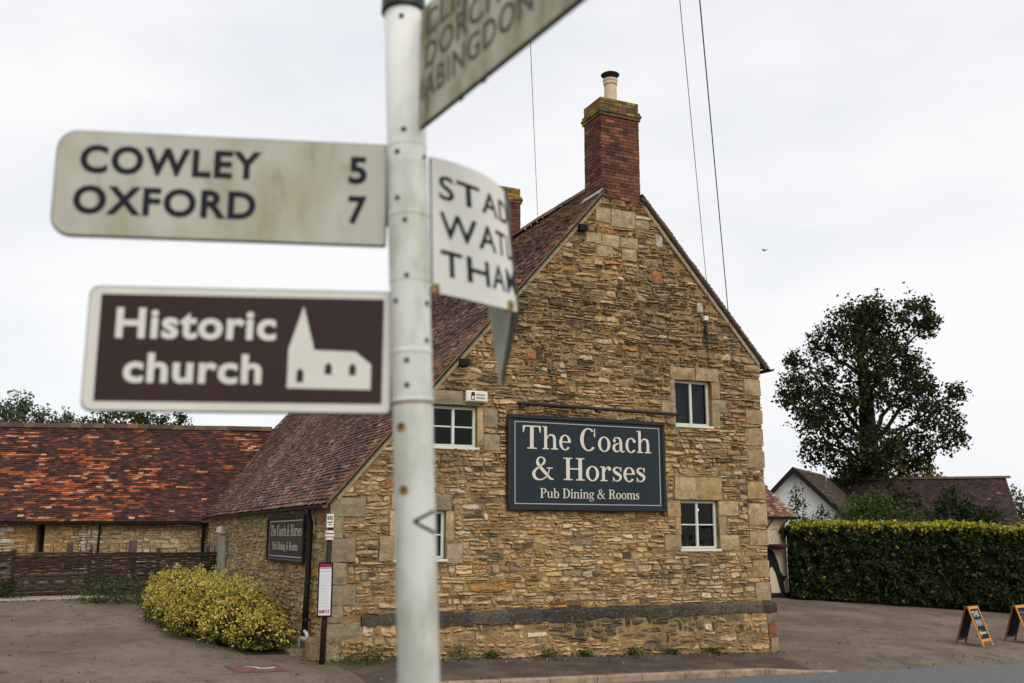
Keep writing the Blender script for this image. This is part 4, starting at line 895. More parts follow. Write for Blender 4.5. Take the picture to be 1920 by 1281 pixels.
def barn_col2(u, v, r):
    k = round(v / 0.1)
    q = fbm(u * 0.55, v, 1.1, 6.1) + 0.35 * fbm(u, v, 0.4, 3.3) - 0.45 * sm((u + 3.5) / 2.5)
    hot = run.get(k, False)
    pr = 0.10 + 0.55 * max(0, q + 0.05)
    hot = (r.random() < 0.62) if hot else (r.random() < pr * 0.55); run[k] = hot and q > -0.35
    if run[k]: return jit(r, pick(r, [(4, (0.36, 0.095, 0.036)), (3, (0.27, 0.072, 0.032)), (2, (0.44, 0.18, 0.085)), (1.0, (0.46, 0.27, 0.17)), (2, (0.19, 0.06, 0.034))]), .22)
    return jit(r, pick(r, [(5, (0.060, 0.028, 0.025)), (3, (0.090, 0.036, 0.028)), (2, (0.042, 0.027, 0.025)), (1.6, (0.16, 0.055, 0.032)), (0.12, (0.30, 0.21, 0.15))]), .22)
broof = part_empty('roof', T0, barn)
bq = lambda u, v, h: T0 + BA * u + dvb * v + nb * h
MB().hexa([bq(-BL - .1, .02, -.09), bq(2.6, .02, -.09), bq(2.6, BSLEN, -.09), bq(-BL - .1, BSLEN, -.09), bq(-BL - .1, .02, -.045), bq(2.6, .02, -.045), bq(2.6, BSLEN, -.045), bq(-BL - .1, BSLEN, -.045)]).build('roof_deck', M['barge'], broof)
TB = T0 + BN * (2 * BD + .56); nbb = BN * BSL + V(0, 0, 1); nbb /= np.linalg.norm(nbb); dvbb = -BN + V(0, 0, BSL); dvbb /= np.linalg.norm(dvbb)
bq2 = lambda u, v, h: TB + BA * u + dvbb * v + nbb * h
MB().hexa([bq2(-BL, 0, -.06), bq2(-BL, BSLEN, -.06), bq2(0, BSLEN, -.06), bq2(0, 0, -.06), bq2(-BL, 0, 0), bq2(-BL, BSLEN, 0), bq2(0, BSLEN, 0), bq2(0, 0, 0)]).build('rear_roof_deck', M['barge'], broof)
pc = tiles(T0, BA, dvb, nb, -12.4, 2.6, 0.0, BSLEN, barn_in, barn_col2, r, seed=21, sag=0.03, wd=0.17)
place_pieces(pc, 'roof_tile', 'roof_tiles_beyond', M['tile'], broof)
u = -12.4
while u < 1.2:
    pts = []; rz = BEZ + BD * BSL + 0.07 + 0.025 * fbm(u, 0, .5, 5)
    for uu in (u + .005, u + .36):
        for ds, dz in ((-.20, -.165), (-.11, -.06), (-.04, .0), (.04, .0), (.11, -.06), (.20, -.165)): pts.append(J0 + BA * uu + BN * (BD + ds) + V(0, 0, rz + dz))
    if pts[2][2] > main_z(pts[2]): mk('ridge_tile', pts, [(i, i + 1, 7 + i, 6 + i) for i in range(5)], M['tile'], broof, [jit(r, (0.09, 0.055, 0.04) if r.random() < .7 else (0.15, 0.08, .05), .2)] * 5)
    u += .365
gutter(T0 - BN * .05 + V(0, 0, -.02) - BA * 12.4, BA, -BN, 12.35, barn)
MB().box(BF, -12.4, -.05, 2.80, 2.90, .06, .16).build('fascia', M['blackmatt'], barn)
MB().tube([BF(-3.08, 2.85, .18), BF(-3.1, 2.7, .08), BF(-3.14, 1.0, .07)], .035, 8).build('downpipe', M['black'], barn, smooth=True)
MB().tube([BF(-.10, 2.85, .18), BF(-.12, 2.7, .10), BF(-.12, 0.9, .10)], .05, 8).build('downpipe', M['black'], barn, smooth=True)

# ================================================================== REAR WING (cream render, behind the pub to the right)
wing = thing('rear_wing', (9.0, 36.4, 0.2), 'low cream rendered rear wing with hipped red tile roof beside the hedge', 'building')
EX = Fr((9.85, 36.75, 0), E3)
MB().box(EX, -9.5, 0, -.1, 3.15, -5.0, 0).build('wall', M['render'], wing)
MB().box(EX, -9.5, .03, .05, .42, 0.0, .04).build('black_plinth', M['blackmatt'], wing)
we = EX(0.3, 3.08, 0.28); wa = -E3; wdv = (B3 + V(0, 0, 1.35)); wl = np.linalg.norm(wdv); wdv /= wl; wn = (-B3 * 1.35 + V(0, 0, 1)); wn /= np.linalg.norm(wn)
wlen = 2.75 * wl; wq = lambda u, v, h: we + wa * u + wdv * v + wn * h
wroof = part_empty('roof', we, wing)
hip = lambda u, v: u > v / wl * 0.82
MB().hexa([wq(0, 0, -.05), wq(10, 0, -.05), wq(10, wlen, -.05), wq(2.75 * .82, wlen, -.05), wq(0, 0, -.01), wq(10, 0, -.01), wq(10, wlen, -.01), wq(2.75 * .82, wlen, -.01)]).build('roof_deck', M['barge'], wroof)
# hip end facing right
h0, h1, h2 = we, we + B3 * 5.5, wq(2.75 * .82, wlen, 0)
MB().add([h0, h1, h2], [(0, 1, 2)], (0.14, 0.07, 0.05)).build('hip_slope', M['tile'], wroof)
wpc = tiles(we, wa, wdv, wn, 0, 5.5, 0, wlen, hip, lambda u, v, r: jit(r, pick(r, [(3, (0.20, 0.095, 0.07)), (2, (0.14, 0.065, 0.05)), (2, (0.27, 0.15, 0.11)), (1, (0.36, 0.27, 0.21))]), .2), r, wd=.17)
for i in range(len(wpc)): wpc[i] = ([*wpc[i][0]], [tuple(reversed(q)) for q in wpc[i][1]], wpc[i][2], wpc[i][3])
place_pieces(wpc, 'roof_tile', 'roof_tiles_beyond', M['tile'], wroof, 200)
gutter(we + wa * 9.5 + V(0, 0, -.03) - B3 * .05, E3, -B3, 9.6, wing)
for a in (-.35, -1.0): MB().tube([EX(a, 2.5, .02), EX(a + .25, 3.0, .26)], .03, 6).build('eave_strut', M['oakpost'], wing)
PXM = 36.4 / 1880
hs = thing('horse_silhouette', EX(-2.0, .4, .03), 'black horse silhouette with lowered head on the cream wing wall', 'wall art')
hp = [(1440, 1022), (1450, 1028), (1458, 1045), (1463, 1065), (1470, 1074), (1475, 1072), (1471, 1080), (1468, 1083), (1470, 1095), (1471, 1105), (1464, 1107), (1460, 1092), (1457, 1080), (1453, 1066), (1447, 1055), (1441, 1058), (1440, 1075), (1443, 1107), (1436, 1107), (1431, 1075), (1425, 1064), (1400, 1067), (1386, 1066), (1388, 1085), (1384, 1107), (1377, 1107), (1376, 1050), (1378, 1032), (1390, 1020), (1410, 1018)]
hp2 = [((x - 1478) * PXM / .905 - .02, (1113 - y) * PXM + .22) for x, y in hp][::-1]
MB().poly_prism(hp2, EX, .004, .03).build('silhouette', M['blackmatt'], hs)
hb = thing('hanging_basket', EX(-.55, 2.05, .3), 'hanging flower basket with dried red plants on the cream wing wall', 'basket')
c = EX(-.62, 2.08, .28); MB().tube([c + V(0, 0, -.16), c + V(0, 0, -.13), c + V(0, 0, -.05), c + V(0, 0, .03)], [.08, .22, .36, .40], 14).build('bowl', M['basket'], hb)
MB().tube([EX(-.62, 2.62, .0), EX(-.62, 2.64, .28)], .012, 5).build('bracket', M['black'], hb)
for an in range(3): MB().tube([c + V(math.cos(an * 2.1) * .36, math.sin(an * 2.1) * .36, .03), EX(-.62, 2.63, .28)], .006, 4).build('chain', M['black'], hb)
ln = thing('wall_lantern', EX(-.22, 2.3, .1), 'small black lantern on the cream wing wall beside the hanging basket', 'lamp')
MB().hexa([EX(-.27, 2.3, .2), EX(-.17, 2.3, .2), EX(-.17, 2.3, .1), EX(-.27, 2.3, .1), EX(-.31, 2.62, .24), EX(-.13, 2.62, .24), EX(-.13, 2.62, .06), EX(-.31, 2.62, .06)]).build('body', M['black'], ln)
c = EX(-.22, 2.62, .15); MB().tube([c, c + V(0, 0, .1), c + V(0, 0, .15)], [.15, .04, .01], 6).build('cap', M['black'], ln)
MB().tube([EX(-.22, 2.55, .0), EX(-.22, 2.72, .1)], .014, 5).build('arm', M['black'], ln)

# ================================================================== PLANTS
rng = np.random.default_rng(5)
def leaves(name, ctr, size, cols, parent, out=None, bias=0.0, m=None, kind=None, aspect=0.55):
    n = len(ctr); d = rng.normal(size=(n, 3))
    if out is not None: nn = out * bias + rng.normal(size=(n, 3)) * (1 - bias * 0.6)
    else: nn = rng.normal(size=(n, 3)); nn[:, 2] += 0.6
    nn /= np.linalg.norm(nn, axis=1)[:, None]; d -= nn * np.sum(d * nn, 1)[:, None]; d /= np.linalg.norm(d, axis=1)[:, None]; s_ = np.cross(nn, d)
    L_ = (size * rng.uniform(0.65, 1.35, n))[:, None] / 2; W_ = L_ * aspect
    v = np.stack([ctr - d * L_, ctr + s_ * W_ - d * L_ * .1 + nn * L_ * .15, ctr + d * L_, ctr - s_ * W_ - d * L_ * .1 + nn * L_ * .15], 1).reshape(-1, 3)
    return mk(name, v, np.arange(4 * n).reshape(n, 4), m or M['leaf'], parent, np.asarray(cols), kind=kind)
def lcol(n, pal, wts, j=0.25):
    p = np.array(pal)[rng.choice(len(pal), n, p=np.array(wts) / sum(wts))]; return np.clip(p * (1 + rng.uniform(-j, j, (n, 1))), .003, .9)
def sphere_pts(c, rad, n, squash=(1, 1, 1), shell=0.5):
    d = rng.normal(size=(n, 3)); d /= np.linalg.norm(d, axis=1)[:, None]; q = (shell + (1 - shell) * rng.random(n) ** 0.6)[:, None]
    return np.asarray(c) + d * q * rad * np.array(squash), d
def clumps(c, rad, nclump, per, cs, squash=(1, 1, 1), shell=0.45):
    p, d = sphere_pts(c, rad, nclump, squash, shell); q = np.repeat(p, per, 0) + rng.normal(size=(nclump * per, 3)) * cs
    return q
def limb(mb, p0, p1, r0, r1, wob=0.15, n=5):
    p0, p1 = np.asarray(p0, float), np.asarray(p1, float); pts = []; rr = []
    for i in range(n + 1):
        t_ = i / n; w_ = np.linalg.norm(p1 - p0) * wob * math.sin(math.pi * t_); pts.append(p0 + (p1 - p0) * t_ + rng.normal(size=3) * w_ * .35 + V(0, 0, w_ * .3)); rr.append(r0 + (r1 - r0) * t_)
    mb.tube(pts, rr, 7); return pts

# the big tree
tree = thing('broadleaf_tree', (19.7, 55, gz(19.7, 55)), 'tall dark green broadleaf tree standing behind the hedge and tiled roofs', 'tree')
lob = [(1.1, 14.3, 1.52), (-0.73, 13.84, 1.4), (2.44, 14.3, 1.11), (-1.76, 13.08, 0.99), (-0.41, 11.87, 1.61), (1.99, 12.17, 1.4), (3.4, 13.84, 0.59), (-3.66, 12.11, 0.59), (-4.1, 10.52, 0.82), (-2.86, 10.52, 1.23), (-3.84, 8.74, 0.99), (-2.1, 8.45, 1.46), (-0.83, 9.93, 1.46), (2.14, 10.22, 1.46), (3.82, 10.91, 0.94), (4.64, 10.13, 0.47), (3.04, 8.59, 1.23), (4.13, 7.57, 0.64), (-0.45, 6.84, 1.61), (-2.63, 6.98, 0.94), (1.9, 6.98, 1.46), (0.03, 5.25, 1.32), (1.29, 4.67, 1.11), (-1.39, 5.82, 1.05), (0.49, 3.67, 1.11), (0.37, 14.6, 1.02), (-4.67, 9.78, 0.47)]
tb = V(19.7, 55, 0); tk = MB(); tpts = [tb + V(0, 0, -.2), tb + V(.05, 0, 1.5), tb + V(.0, 0, 4), tb + V(-.15, 0, 7), tb + V(-.1, .1, 10), tb + V(-.25, .1, 12.2), tb + V(.1, .1, 14)]
tk.tube(tpts, [.85, .72, .62, .52, .36, .22, .08], 12)
allp = []
for (dx, z, rad) in lob:
    yy = rng.uniform(-1, 1) * (2.2 if rad > .9 else 1.0); c = tb + V(dx, yy, z)
    zb = max(3.2, z - 1.2 - abs(dx) * .55); base = tb + V(-.1, 0, zb); limb(tk, base, c - V(0, 0, rad * .2), 0.08 + .07 * rad, .03)
    for q in range(3):
        e_ = c + rng.normal(size=3) * rad * .5; limb(tk, c - V(0, 0, rad * .3), e_, .035, .012, n=3)
    k = int(46 * rad ** 2) + 10; allp.append(clumps(c, rad * 1.0, k, 13, .17, (1, 1.05, .95), .35))
    k2 = int(8 * rad) + 2; allp.append(clumps(c, rad * 1.32, k2, 9, .13, (1, 1, 1), .8))
tk.build('trunk', M['bark'], tree, smooth=True)
P_l = np.vstack(allp); leaves('crown', P_l, .20, lcol(len(P_l), [(0.024, 0.034, 0.010), (0.036, 0.048, 0.013), (0.075, 0.085, 0.022), (0.015, 0.021, 0.008)], (4, 4, 1.3, 3)), tree, aspect=.7)

def small_tree(name, loc, top, label, cat, pal, wts, lobes, leaf=.16, per=10, dens=40, spread=.15, group=None, trunk=.12, wisp=0):
    x, y = loc; z0 = gz(x, y); t_ = thing(name, (x, y, z0), label, cat, group); mb = MB(); b0 = V(x, y, z0 - .1); mid = V(x, y, z0 + (top - z0) * .6); mb.tube([b0, (b0 + mid) / 2 + V(.05, 0, 0), mid], [trunk, trunk * .8, trunk * .45], 8); al_ = []
    for (dx, dy, z, rad) in lobes:
        c = V(x + dx, y + dy, z); limb(mb, b0 * .35 + mid * .65, c, trunk * .4, .015); al_.append(clumps(c, rad, int(dens * rad ** 2) + 6, per, spread))
        for q in range(int(wisp * rad)):
            e_ = c + V(rng.uniform(-1, 1) * rad, rng.uniform(-.5, .5) * rad, rad * rng.uniform(.8, 1.5)); pp = limb(mb, c, e_, .018, .005, n=4); 
            for p in pp[1:]: al_.append(p + rng.normal(size=(7, 3)) * .10)
    mb.build('trunk', M['bark'], t_, smooth=True); P__ = np.vstack(al_); leaves('crown', P__, leaf, lcol(len(P__), pal, wts), t_, aspect=.6); return t_
GRN = [(0.05, 0.085, 0.022), (0.075, 0.115, 0.03), (0.03, 0.05, 0.016)]
GGR = [(0.10, 0.125, 0.075), (0.07, 0.095, 0.05), (0.13, 0.15, 0.10)]
small_tree('willow_tree', (-22.9, 46), 8.2, 'wispy grey-green tree top over the barn ridge at far left', 'tree', GGR, (2, 2, 1), [(-.9, 0, 7.6, .9), (.4, 0, 7.7, .8), (-1.9, 0, 7.3, .8), (1.2, 0, 7.3, .6), (0, 0, 7.0, 1.0)], leaf=.17, dens=45, wisp=9)
small_tree('willow_tree', (-20.7, 46.5), 7.6, 'thin wispy tree top over barn ridge, second from left', 'tree', GGR, (2, 2, 1), [(0, 0, 7.45, .55), (-.5, 0, 7.2, .5), (.6, 0, 7.1, .45)], leaf=.16, dens=40, wisp=9)
small_tree('elder_tree', (-18.6, 47), 8.1, 'dense green leafy tree top above the middle of the barn ridge', 'tree', GRN, (3, 2, 2), [(-.5, 0, 7.4, .7), (.45, 0, 7.75, .85), (-1.3, 0, 7.2, .5), (1.2, 0, 7.5, .6)], leaf=.2, dens=70, wisp=4)
small_tree('ash_sapling', (-15.9, 46.5), 7.8, 'sparse dark sapling tips poking above barn ridge, nearest the pub', 'tree', [(0.03, 0.045, 0.02), (0.05, 0.07, 0.03)], (2, 1), [(-.35, 0, 7.5, .3), (.55, 0, 7.6, .3), (-1.0, 0, 7.25, .25)], leaf=.17, dens=60, wisp=10, trunk=.07)
small_tree('maple_tree', (25.0, 63), 7.6, 'small yellow-brown autumn tree behind the big dark tree', 'tree', [(0.20, 0.15, 0.03), (0.14, 0.13, 0.03), (0.10, 0.10, 0.03)], (2, 2, 2), [(0, 0, 6.4, 1.2), (1.0, 0, 6.0, .9), (-1.2, 0, 6.6, 1.2), (.3, 0, 5.2, 1.3), (1.6, 0, 5.3, .8)], leaf=.24, dens=30)
small_tree('garden_shrub', (15.0, 42.5), 4.0, 'rounded mid-green garden shrub above the hedge by the white gable', 'shrub', GRN, (3, 3, 1), [(0, 0, 3.0, 1.0), (-1.0, 0, 2.7, .9), (1.0, 0, 3.0, .9), (.3, 0, 3.6, .6), (1.7, 0, 2.6, .8), (-.4, 0, 3.4, .55)], leaf=.13, dens=110, wisp=3)
small_tree('climbing_shrub', (12.7, 45), 4.6, 'thin upright climbing shrub against the white gable wall', 'shrub', [(0.03, 0.05, 0.018), (0.05, 0.075, 0.025)], (2, 1), [(-.3, 0, 3.2, .35), (.3, 0, 2.9, .35), (0, 0, 3.8, .25), (1.0, 0, 3.2, .35), (.7, 0, 2.7, .35), (-.1, 0, 4.3, .14)], leaf=.13, dens=90, wisp=4, trunk=.05)
small_tree('yew_shrub', (19.0, 44), 4.2, 'dark evergreen shrub below the big tree beside the dark roof', 'shrub', [(0.018, 0.028, 0.011), (0.03, 0.045, 0.016), (0.05, 0.05, 0.02)], (3, 2, 1), [(0, 0, 3.0, 1.0), (.9, 0, 2.7, .9), (-.8, 0, 2.8, .9), (.2, 0, 3.8, .7), (1.5, 0, 3.0, .6)], leaf=.15, dens=120)
for k, (x, y, t_) in enumerate(((30.5, 62, 5.6), (33.5, 60, 5.0))):
    small_tree('field_tree', (x, y), t_, ('grey-green tree at the right picture edge beside dark roof end', 'low bushy tree farther right of the dark roof, partly cut by the frame')[k], 'tree', [(0.09, 0.11, 0.04), (0.06, 0.08, 0.03), (0.13, 0.12, 0.05)], (2, 2, 1), [(0, 0, t_ - 1.3, 1.1), (-1, 0, t_ - 2, 1.0), (1, 0, t_ - 1.8, 1.1), (0, 0, t_ - 3, 1.2)], leaf=.2, dens=50)

# hedge
H0, H1 = V(9.88, 36.2, 0), V(22.5, 33.1, 0); HD = (H1 - H0); HLn = np.linalg.norm(HD); HD /= HLn; HB = V(-HD[1], HD[0], 0)
hedge = thing('beech_hedge', H0 + HD * HLn / 2 + V(0, 0, gz(16, 35)), 'long clipped dark green hedge with yellow-green top along the forecourt', 'hedge')
def htop(u): return 2.82 - .012 * u + .08 * fbm(u, 0, .5, 3) + .06 * fbm(u, 1, 1.6, 5) - .12 * math.exp(-((u - 7.2) / .5) ** 2)
cm = MB(); nseg = 40; vs_ = []
for i in range(nseg + 1):
    u = HLn * i / nseg; p = H0 + HD * u; z0 = gz(p[0], p[1]) - .05; z1 = htop(u) - .10
    vs_ += [p + HB * .12 + V(0, 0, z0), p + HB * .09 + V(0, 0, z1), p + HB * 1.25 + V(0, 0, z1), p + HB * 1.25 + V(0, 0, z0)]
cm.add(vs_, [(4 * i + j, 4 * (i + 1) + j, 4 * (i + 1) + (j + 1) % 4, 4 * i + (j + 1) % 4) for i in range(nseg) for j in range(4)] + [(0, 1, 2, 3), tuple(4 * nseg + j for j in (3, 2, 1, 0))]); cm.build('twig_core', M['core'], hedge)
n = 30000; u = rng.random(n) * HLn; zt = np.array([htop(x) for x in u]); hh = rng.random(n); base = H0 + HD * u[:, None]; zg = np.array([gz(p[0], p[1]) for p in base]) + .12
bump_ = np.array([.20 * fbm(a, b, 1.3, 7) + .20 * fbm(a, b, 3.2, 2) for a, b in zip(u, hh * 2.6)])
pf = base + HB * (bump_ + rng.normal(size=n) * .045)[:, None]; pf[:, 2] = zg + (zt - zg) * hh
n2 = 9000; u2 = rng.random(n2) * HLn; pt = H0 + HD * u2[:, None] + HB * (rng.random(n2) * 1.3)[:, None]; pt[:, 2] = np.array([htop(x) for x in u2]) + rng.normal(size=n2) * .05
n3 = 2500; pe = H0 - HD * (.02 + rng.random(n3) * .08)[:, None] + HB * (rng.random(n3) * 1.3)[:, None]; pe[:, 2] = .25 + rng.random(n3) * 2.5
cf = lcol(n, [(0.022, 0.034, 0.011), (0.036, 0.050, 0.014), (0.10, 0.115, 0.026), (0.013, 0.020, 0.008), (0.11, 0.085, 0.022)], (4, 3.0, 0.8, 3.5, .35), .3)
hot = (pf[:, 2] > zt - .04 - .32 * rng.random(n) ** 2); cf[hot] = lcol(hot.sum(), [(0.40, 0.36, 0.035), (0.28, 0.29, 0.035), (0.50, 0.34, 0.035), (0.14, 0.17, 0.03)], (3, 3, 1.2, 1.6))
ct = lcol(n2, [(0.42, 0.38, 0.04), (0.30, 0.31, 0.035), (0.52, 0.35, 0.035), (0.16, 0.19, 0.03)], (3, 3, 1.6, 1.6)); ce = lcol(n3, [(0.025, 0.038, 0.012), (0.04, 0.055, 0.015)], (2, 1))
sp = []
for q in range(70):
    u_ = rng.random() * HLn; b0 = H0 + HD * u_ + HB * rng.uniform(.05, .9) + V(0, 0, htop(u_)); sp.append(b0 + np.outer(np.linspace(0, 1, 9), V(rng.normal() * .06, rng.normal() * .06, rng.uniform(.06, .24))) + rng.normal(size=(9, 3)) * .025)
for q in range(60):
    u_ = rng.random() * HLn; p_ = H0 + HD * u_; b0 = p_ + V(0, 0, gz(p_[0], p_[1]) + rng.uniform(.1, 2.4)); sp.append(b0 + np.outer(np.linspace(0, 1, 8), -HB * rng.uniform(.12, .28) + V(0, 0, rng.uniform(-.05, .12))) + rng.normal(size=(8, 3)) * .03)
sp = np.vstack(sp); leaves('stray_shoots', sp, .10, lcol(len(sp), [(0.20, 0.22, 0.03), (0.10, 0.13, 0.03), (0.05, 0.065, 0.018)], (2, 2, 3)), hedge, aspect=.6)
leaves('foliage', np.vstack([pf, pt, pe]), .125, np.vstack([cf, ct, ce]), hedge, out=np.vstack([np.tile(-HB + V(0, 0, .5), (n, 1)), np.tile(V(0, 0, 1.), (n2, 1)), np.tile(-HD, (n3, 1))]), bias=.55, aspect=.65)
stp = thing('brick_stump', (14.35, 35.32, gz(14.35, 35.3) - .05), 'low weathered brick stump at the foot of the hedge behind chalkboard', 'stump')
SF = Fr((14.35, 35.32, gz(14.35, 35.3) - .03), HD)
for k in range(4):
    for i in range(2):
        o_ = .11 if k % 2 else 0; MB().bbox(SF, i * .225 - o_ + .004, i * .225 - o_ + .22 - .02 * k, k * .075, k * .075 + .068, -.2, rnd.uniform(0, .015), .008, jit(rnd, (0.09, 0.05, 0.04), .25)).build('brick', M['brick'], stp)

# yellow bush, dark shrubs, weeds
bush = thing('yellow_bush', (-5.9, 20.8, gz(-5.9, 20.8)), 'low spreading bush of yellow variegated leaves along the side wall', 'bush')
bl = [(-4.50, 18.72, .62, .58), (-5.15, 19.35, .74, .72), (-5.75, 20.1, .88, .82), (-6.35, 21.1, 1.0, .86), (-6.95, 22.2, 1.06, .84), (-7.55, 23.4, 1.05, .78), (-5.45, 20.6, .98, .7), (-8.05, 24.4, 1.0, .6), (-6.2, 20.3, .70, .6), (-7.3, 22.3, .80, .6)]
cm = MB(); pts = []; cols_ = []
for (x, y, z, rad) in bl:
    c = V(x, y, z); zg = gz(x, y)
    cm.tube([(x, y, zg - .05), (x, y, zg + .1), (x, y, z), (x, y, z + rad * .45)], [rad * .4, rad * .52, rad * .48, rad * .15], 10)
    k = int(1500 * rad ** 2); p, d = sphere_pts(c, rad, k, (1, 1, .72), .72); p += d * np.array([.22 * fbm(q[0] * 2.6, q[1] * 2.6 + q[2] * 2.6, 1, 2) for q in p])[:, None]
    q = np.repeat(p, 6, 0) + rng.normal(size=(k * 6, 3)) * .035; keep = q[:, 2] > zg + .08; q = q[keep]; pts.append(q)
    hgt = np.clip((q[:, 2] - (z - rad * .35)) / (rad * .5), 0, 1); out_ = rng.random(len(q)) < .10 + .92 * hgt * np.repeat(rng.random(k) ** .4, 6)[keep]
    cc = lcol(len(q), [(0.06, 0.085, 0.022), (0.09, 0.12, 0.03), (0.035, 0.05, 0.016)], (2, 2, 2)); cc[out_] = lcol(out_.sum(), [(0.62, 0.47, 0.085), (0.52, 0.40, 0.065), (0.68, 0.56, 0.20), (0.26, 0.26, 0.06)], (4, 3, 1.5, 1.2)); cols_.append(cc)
for q in range(90):                                                   # taller shoots
    x, y, z, rad = bl[rng.integers(2, 8)]; b0 = V(x, y, z + rad * .6) + rng.normal(size=3) * V(.4, .4, .03); hgt = rng.uniform(.06, .24)
    pp = b0 + np.outer(np.linspace(0, 1, 12), V(rng.normal() * .05, rng.normal() * .05, hgt)) + rng.normal(size=(12, 3)) * .022; pts.append(pp); cols_.append(lcol(12, [(0.50, 0.43, 0.09), (0.40, 0.37, 0.08)], (1, 1)))
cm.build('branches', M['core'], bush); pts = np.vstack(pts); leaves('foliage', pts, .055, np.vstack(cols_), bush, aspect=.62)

def tuft(name, x, y, hgt, wd, n, label, cat, pal, group=None, leaf=.09):
    z0 = gz(x, y); t_ = thing(name, (x, y, z0), label, cat, group); p = V(x, y, z0) + rng.normal(size=(n, 3)) * V(wd, wd * .6, 0) * .5; p[:, 2] += rng.random(n) ** 1.3 * hgt + .02
    leaves('leaves', p, leaf, lcol(n, pal, [1] * len(pal)), t_, aspect=.35)
    mb = MB()
    for k in range(6): e_ = p[k]; mb.tube([(x + rng.normal() * wd * .15, y, z0 - .02), e_], [.006, .003], 4)
    mb.build('stems', M['core'], t_)
DG = [(0.03, 0.05, 0.018), (0.05, 0.08, 0.025), (0.08, 0.12, 0.03)]
tuft('dark_shrub', -9.9, 25.2, .62, .9, 900, 'dark green shrub in front of the wattle fence', 'shrub', DG, leaf=.10)
tuft('dark_shrub', -8.9, 25.4, .55, .6, 500, 'small brown-green shrub between fence and yellow bush', 'shrub', [(0.06, 0.06, 0.03), (0.09, 0.08, 0.04), (0.04, 0.05, 0.02)], leaf=.08)
tuft('dark_shrub', -12.3, 25.1, .45, .5, 400, 'dark ivy clump at the fence foot by the left picture edge', 'shrub', DG)
ORD = ('first', 'second', 'third', 'fourth', 'fifth', 'sixth', 'seventh', 'eighth', 'ninth', 'tenth')
for wk, (s_, hg) in enumerate(((-9.15, .30), (-8.75, .22), (-8.2, .14), (-7.15, .22), (-6.55, .12), (-5.4, .14), (-4.6, .10), (-3.5, .12), (-2.6, .10), (-1.6, .10))):
    p = G(s_, 0, .16); tuft('weed', p[0], p[1], hg, hg * 1.5, 150, 'green weed tuft at the gable foot, ' + ORD[wk] + ' from the bus stop', 'weed', [(0.05, 0.09, 0.02), (0.08, 0.13, 0.03), (0.10, 0.12, 0.04)], 'weeds along the gable foot', leaf=.07)
p = G(-9.05, 0, .25); tuft('grass_patch', p[0], p[1], .06, .9, 500, 'patch of short mossy grass beside the bus stop pole', 'grass', [(0.10, 0.11, 0.03), (0.07, 0.09, 0.03)], leaf=.06)

# ================================================================== WATTLE FENCE
FD = V(-.73, -.683, 0); FD /= np.linalg.norm(FD); F0 = V(-8.25, 29.15, 0); FN = V(-FD[1] * -1, FD[0] * -1, 0); FN = V(FD[1], -FD[0], 0)
if FN[1] > 0: FN = -FN
FLAB = ['wattle hurdle nearest the pub side wall, behind the yellow bush', 'wattle hurdle second from the pub, above the dark shrub', 'wattle hurdle third from the pub, over the gravel strip', 'wattle hurdle cut by the left picture edge']
wr = random.Random(9)
for k in range(4):
    u0 = k * 1.86; b0 = F0 + FD * (u0 + .9); z0 = gz(b0[0], b0[1]); hd = thing('wattle_hurdle', (b0[0], b0[1], z0), FLAB[k], 'fence', 'wattle hurdles along the barn')
    Q = lambda u, z, c=0: F0 + FD * (u0 + u) + FN * c + V(0, 0, z0 + z)
    ns = 9; us = [.04 + 1.74 * i / (ns - 1) for i in range(ns)]
    for i, u in enumerate(us): MB().tube([Q(u, -.05), Q(u + wr.uniform(-.02, .02), 1.10 + wr.uniform(.03, .20))], [.016, .011], 6, (0.06, 0.042, 0.034)).build('upright', M['wattle'], hd)
    z = .04
    while z < 1.10:
        pts = [Q(us[0] - .03, z)]; ph = wr.choice((0, 1)); a_, b_ = 0, ns
        for i in range(a_, b_): pts.append(Q(us[i], z + wr.uniform(-.012, .012), (.02 if (i + ph) % 2 else -.02)))
        pts.append(Q(us[-1] + .03, z))
        cc = jit(wr, pick(wr, [(4, (0.052, 0.034, 0.027)), (3, (0.075, 0.050, 0.040)), (0.7, (0.17, 0.13, 0.10)), (1.5, (0.033, 0.022, 0.02))]), .2)
        MB().tube(pts, wr.uniform(.013, .020), 5, cc).build('withy', M['wattle'], hd); z += wr.uniform(.020, .028)
    MB().tube([Q(1.83, -.1, -.05), Q(1.83, 1.16 + wr.uniform(-.02, .08), -.05)], [.045, .04], 8).build('post', M['postbrown'], hd, smooth=True)
for k, (u, h_, wd, lab) in enumerate(((.35, 1.30, .06, 'grey timber post behind the hurdles beside the pub wall'), (2.5, 1.42, .09, 'stout weathered post rising behind the second hurdle'), (4.15, 1.36, .07, 'weathered post rising behind the join of second and third hurdles'), (6.1, 1.40, .10, 'broad grey post rising behind the leftmost hurdles'))):
    b0 = F0 + FD * u - FN * .22; z0 = gz(b0[0], b0[1]); PF_ = Fr((b0[0], b0[1], z0), -FD); MB_ = MB()
    MB_.hexa([PF_(-wd, -.1, wd), PF_(wd, -.1, wd), PF_(wd, -.1, -wd), PF_(-wd, -.1, -wd), PF_(-wd * .9, h_ - .04, wd * .9), PF_(wd * .9, h_, wd * .9), PF_(wd * .9, h_ + .02, -wd * .9), PF_(-wd * .9, h_ - .02, -wd * .9)])
    tag(MB_.build('timber_post', M['oakpost']), lab, 'post')
sheet('gravel_strip', lambda u, v: (lambda p: (p[0], p[1], gz(p[0], p[1]) + .02))(F0 + FD * (3.4 + 5.5 * u) + FN * (-.1 + 1.0 * v)), 20, 5, M['gravel'])
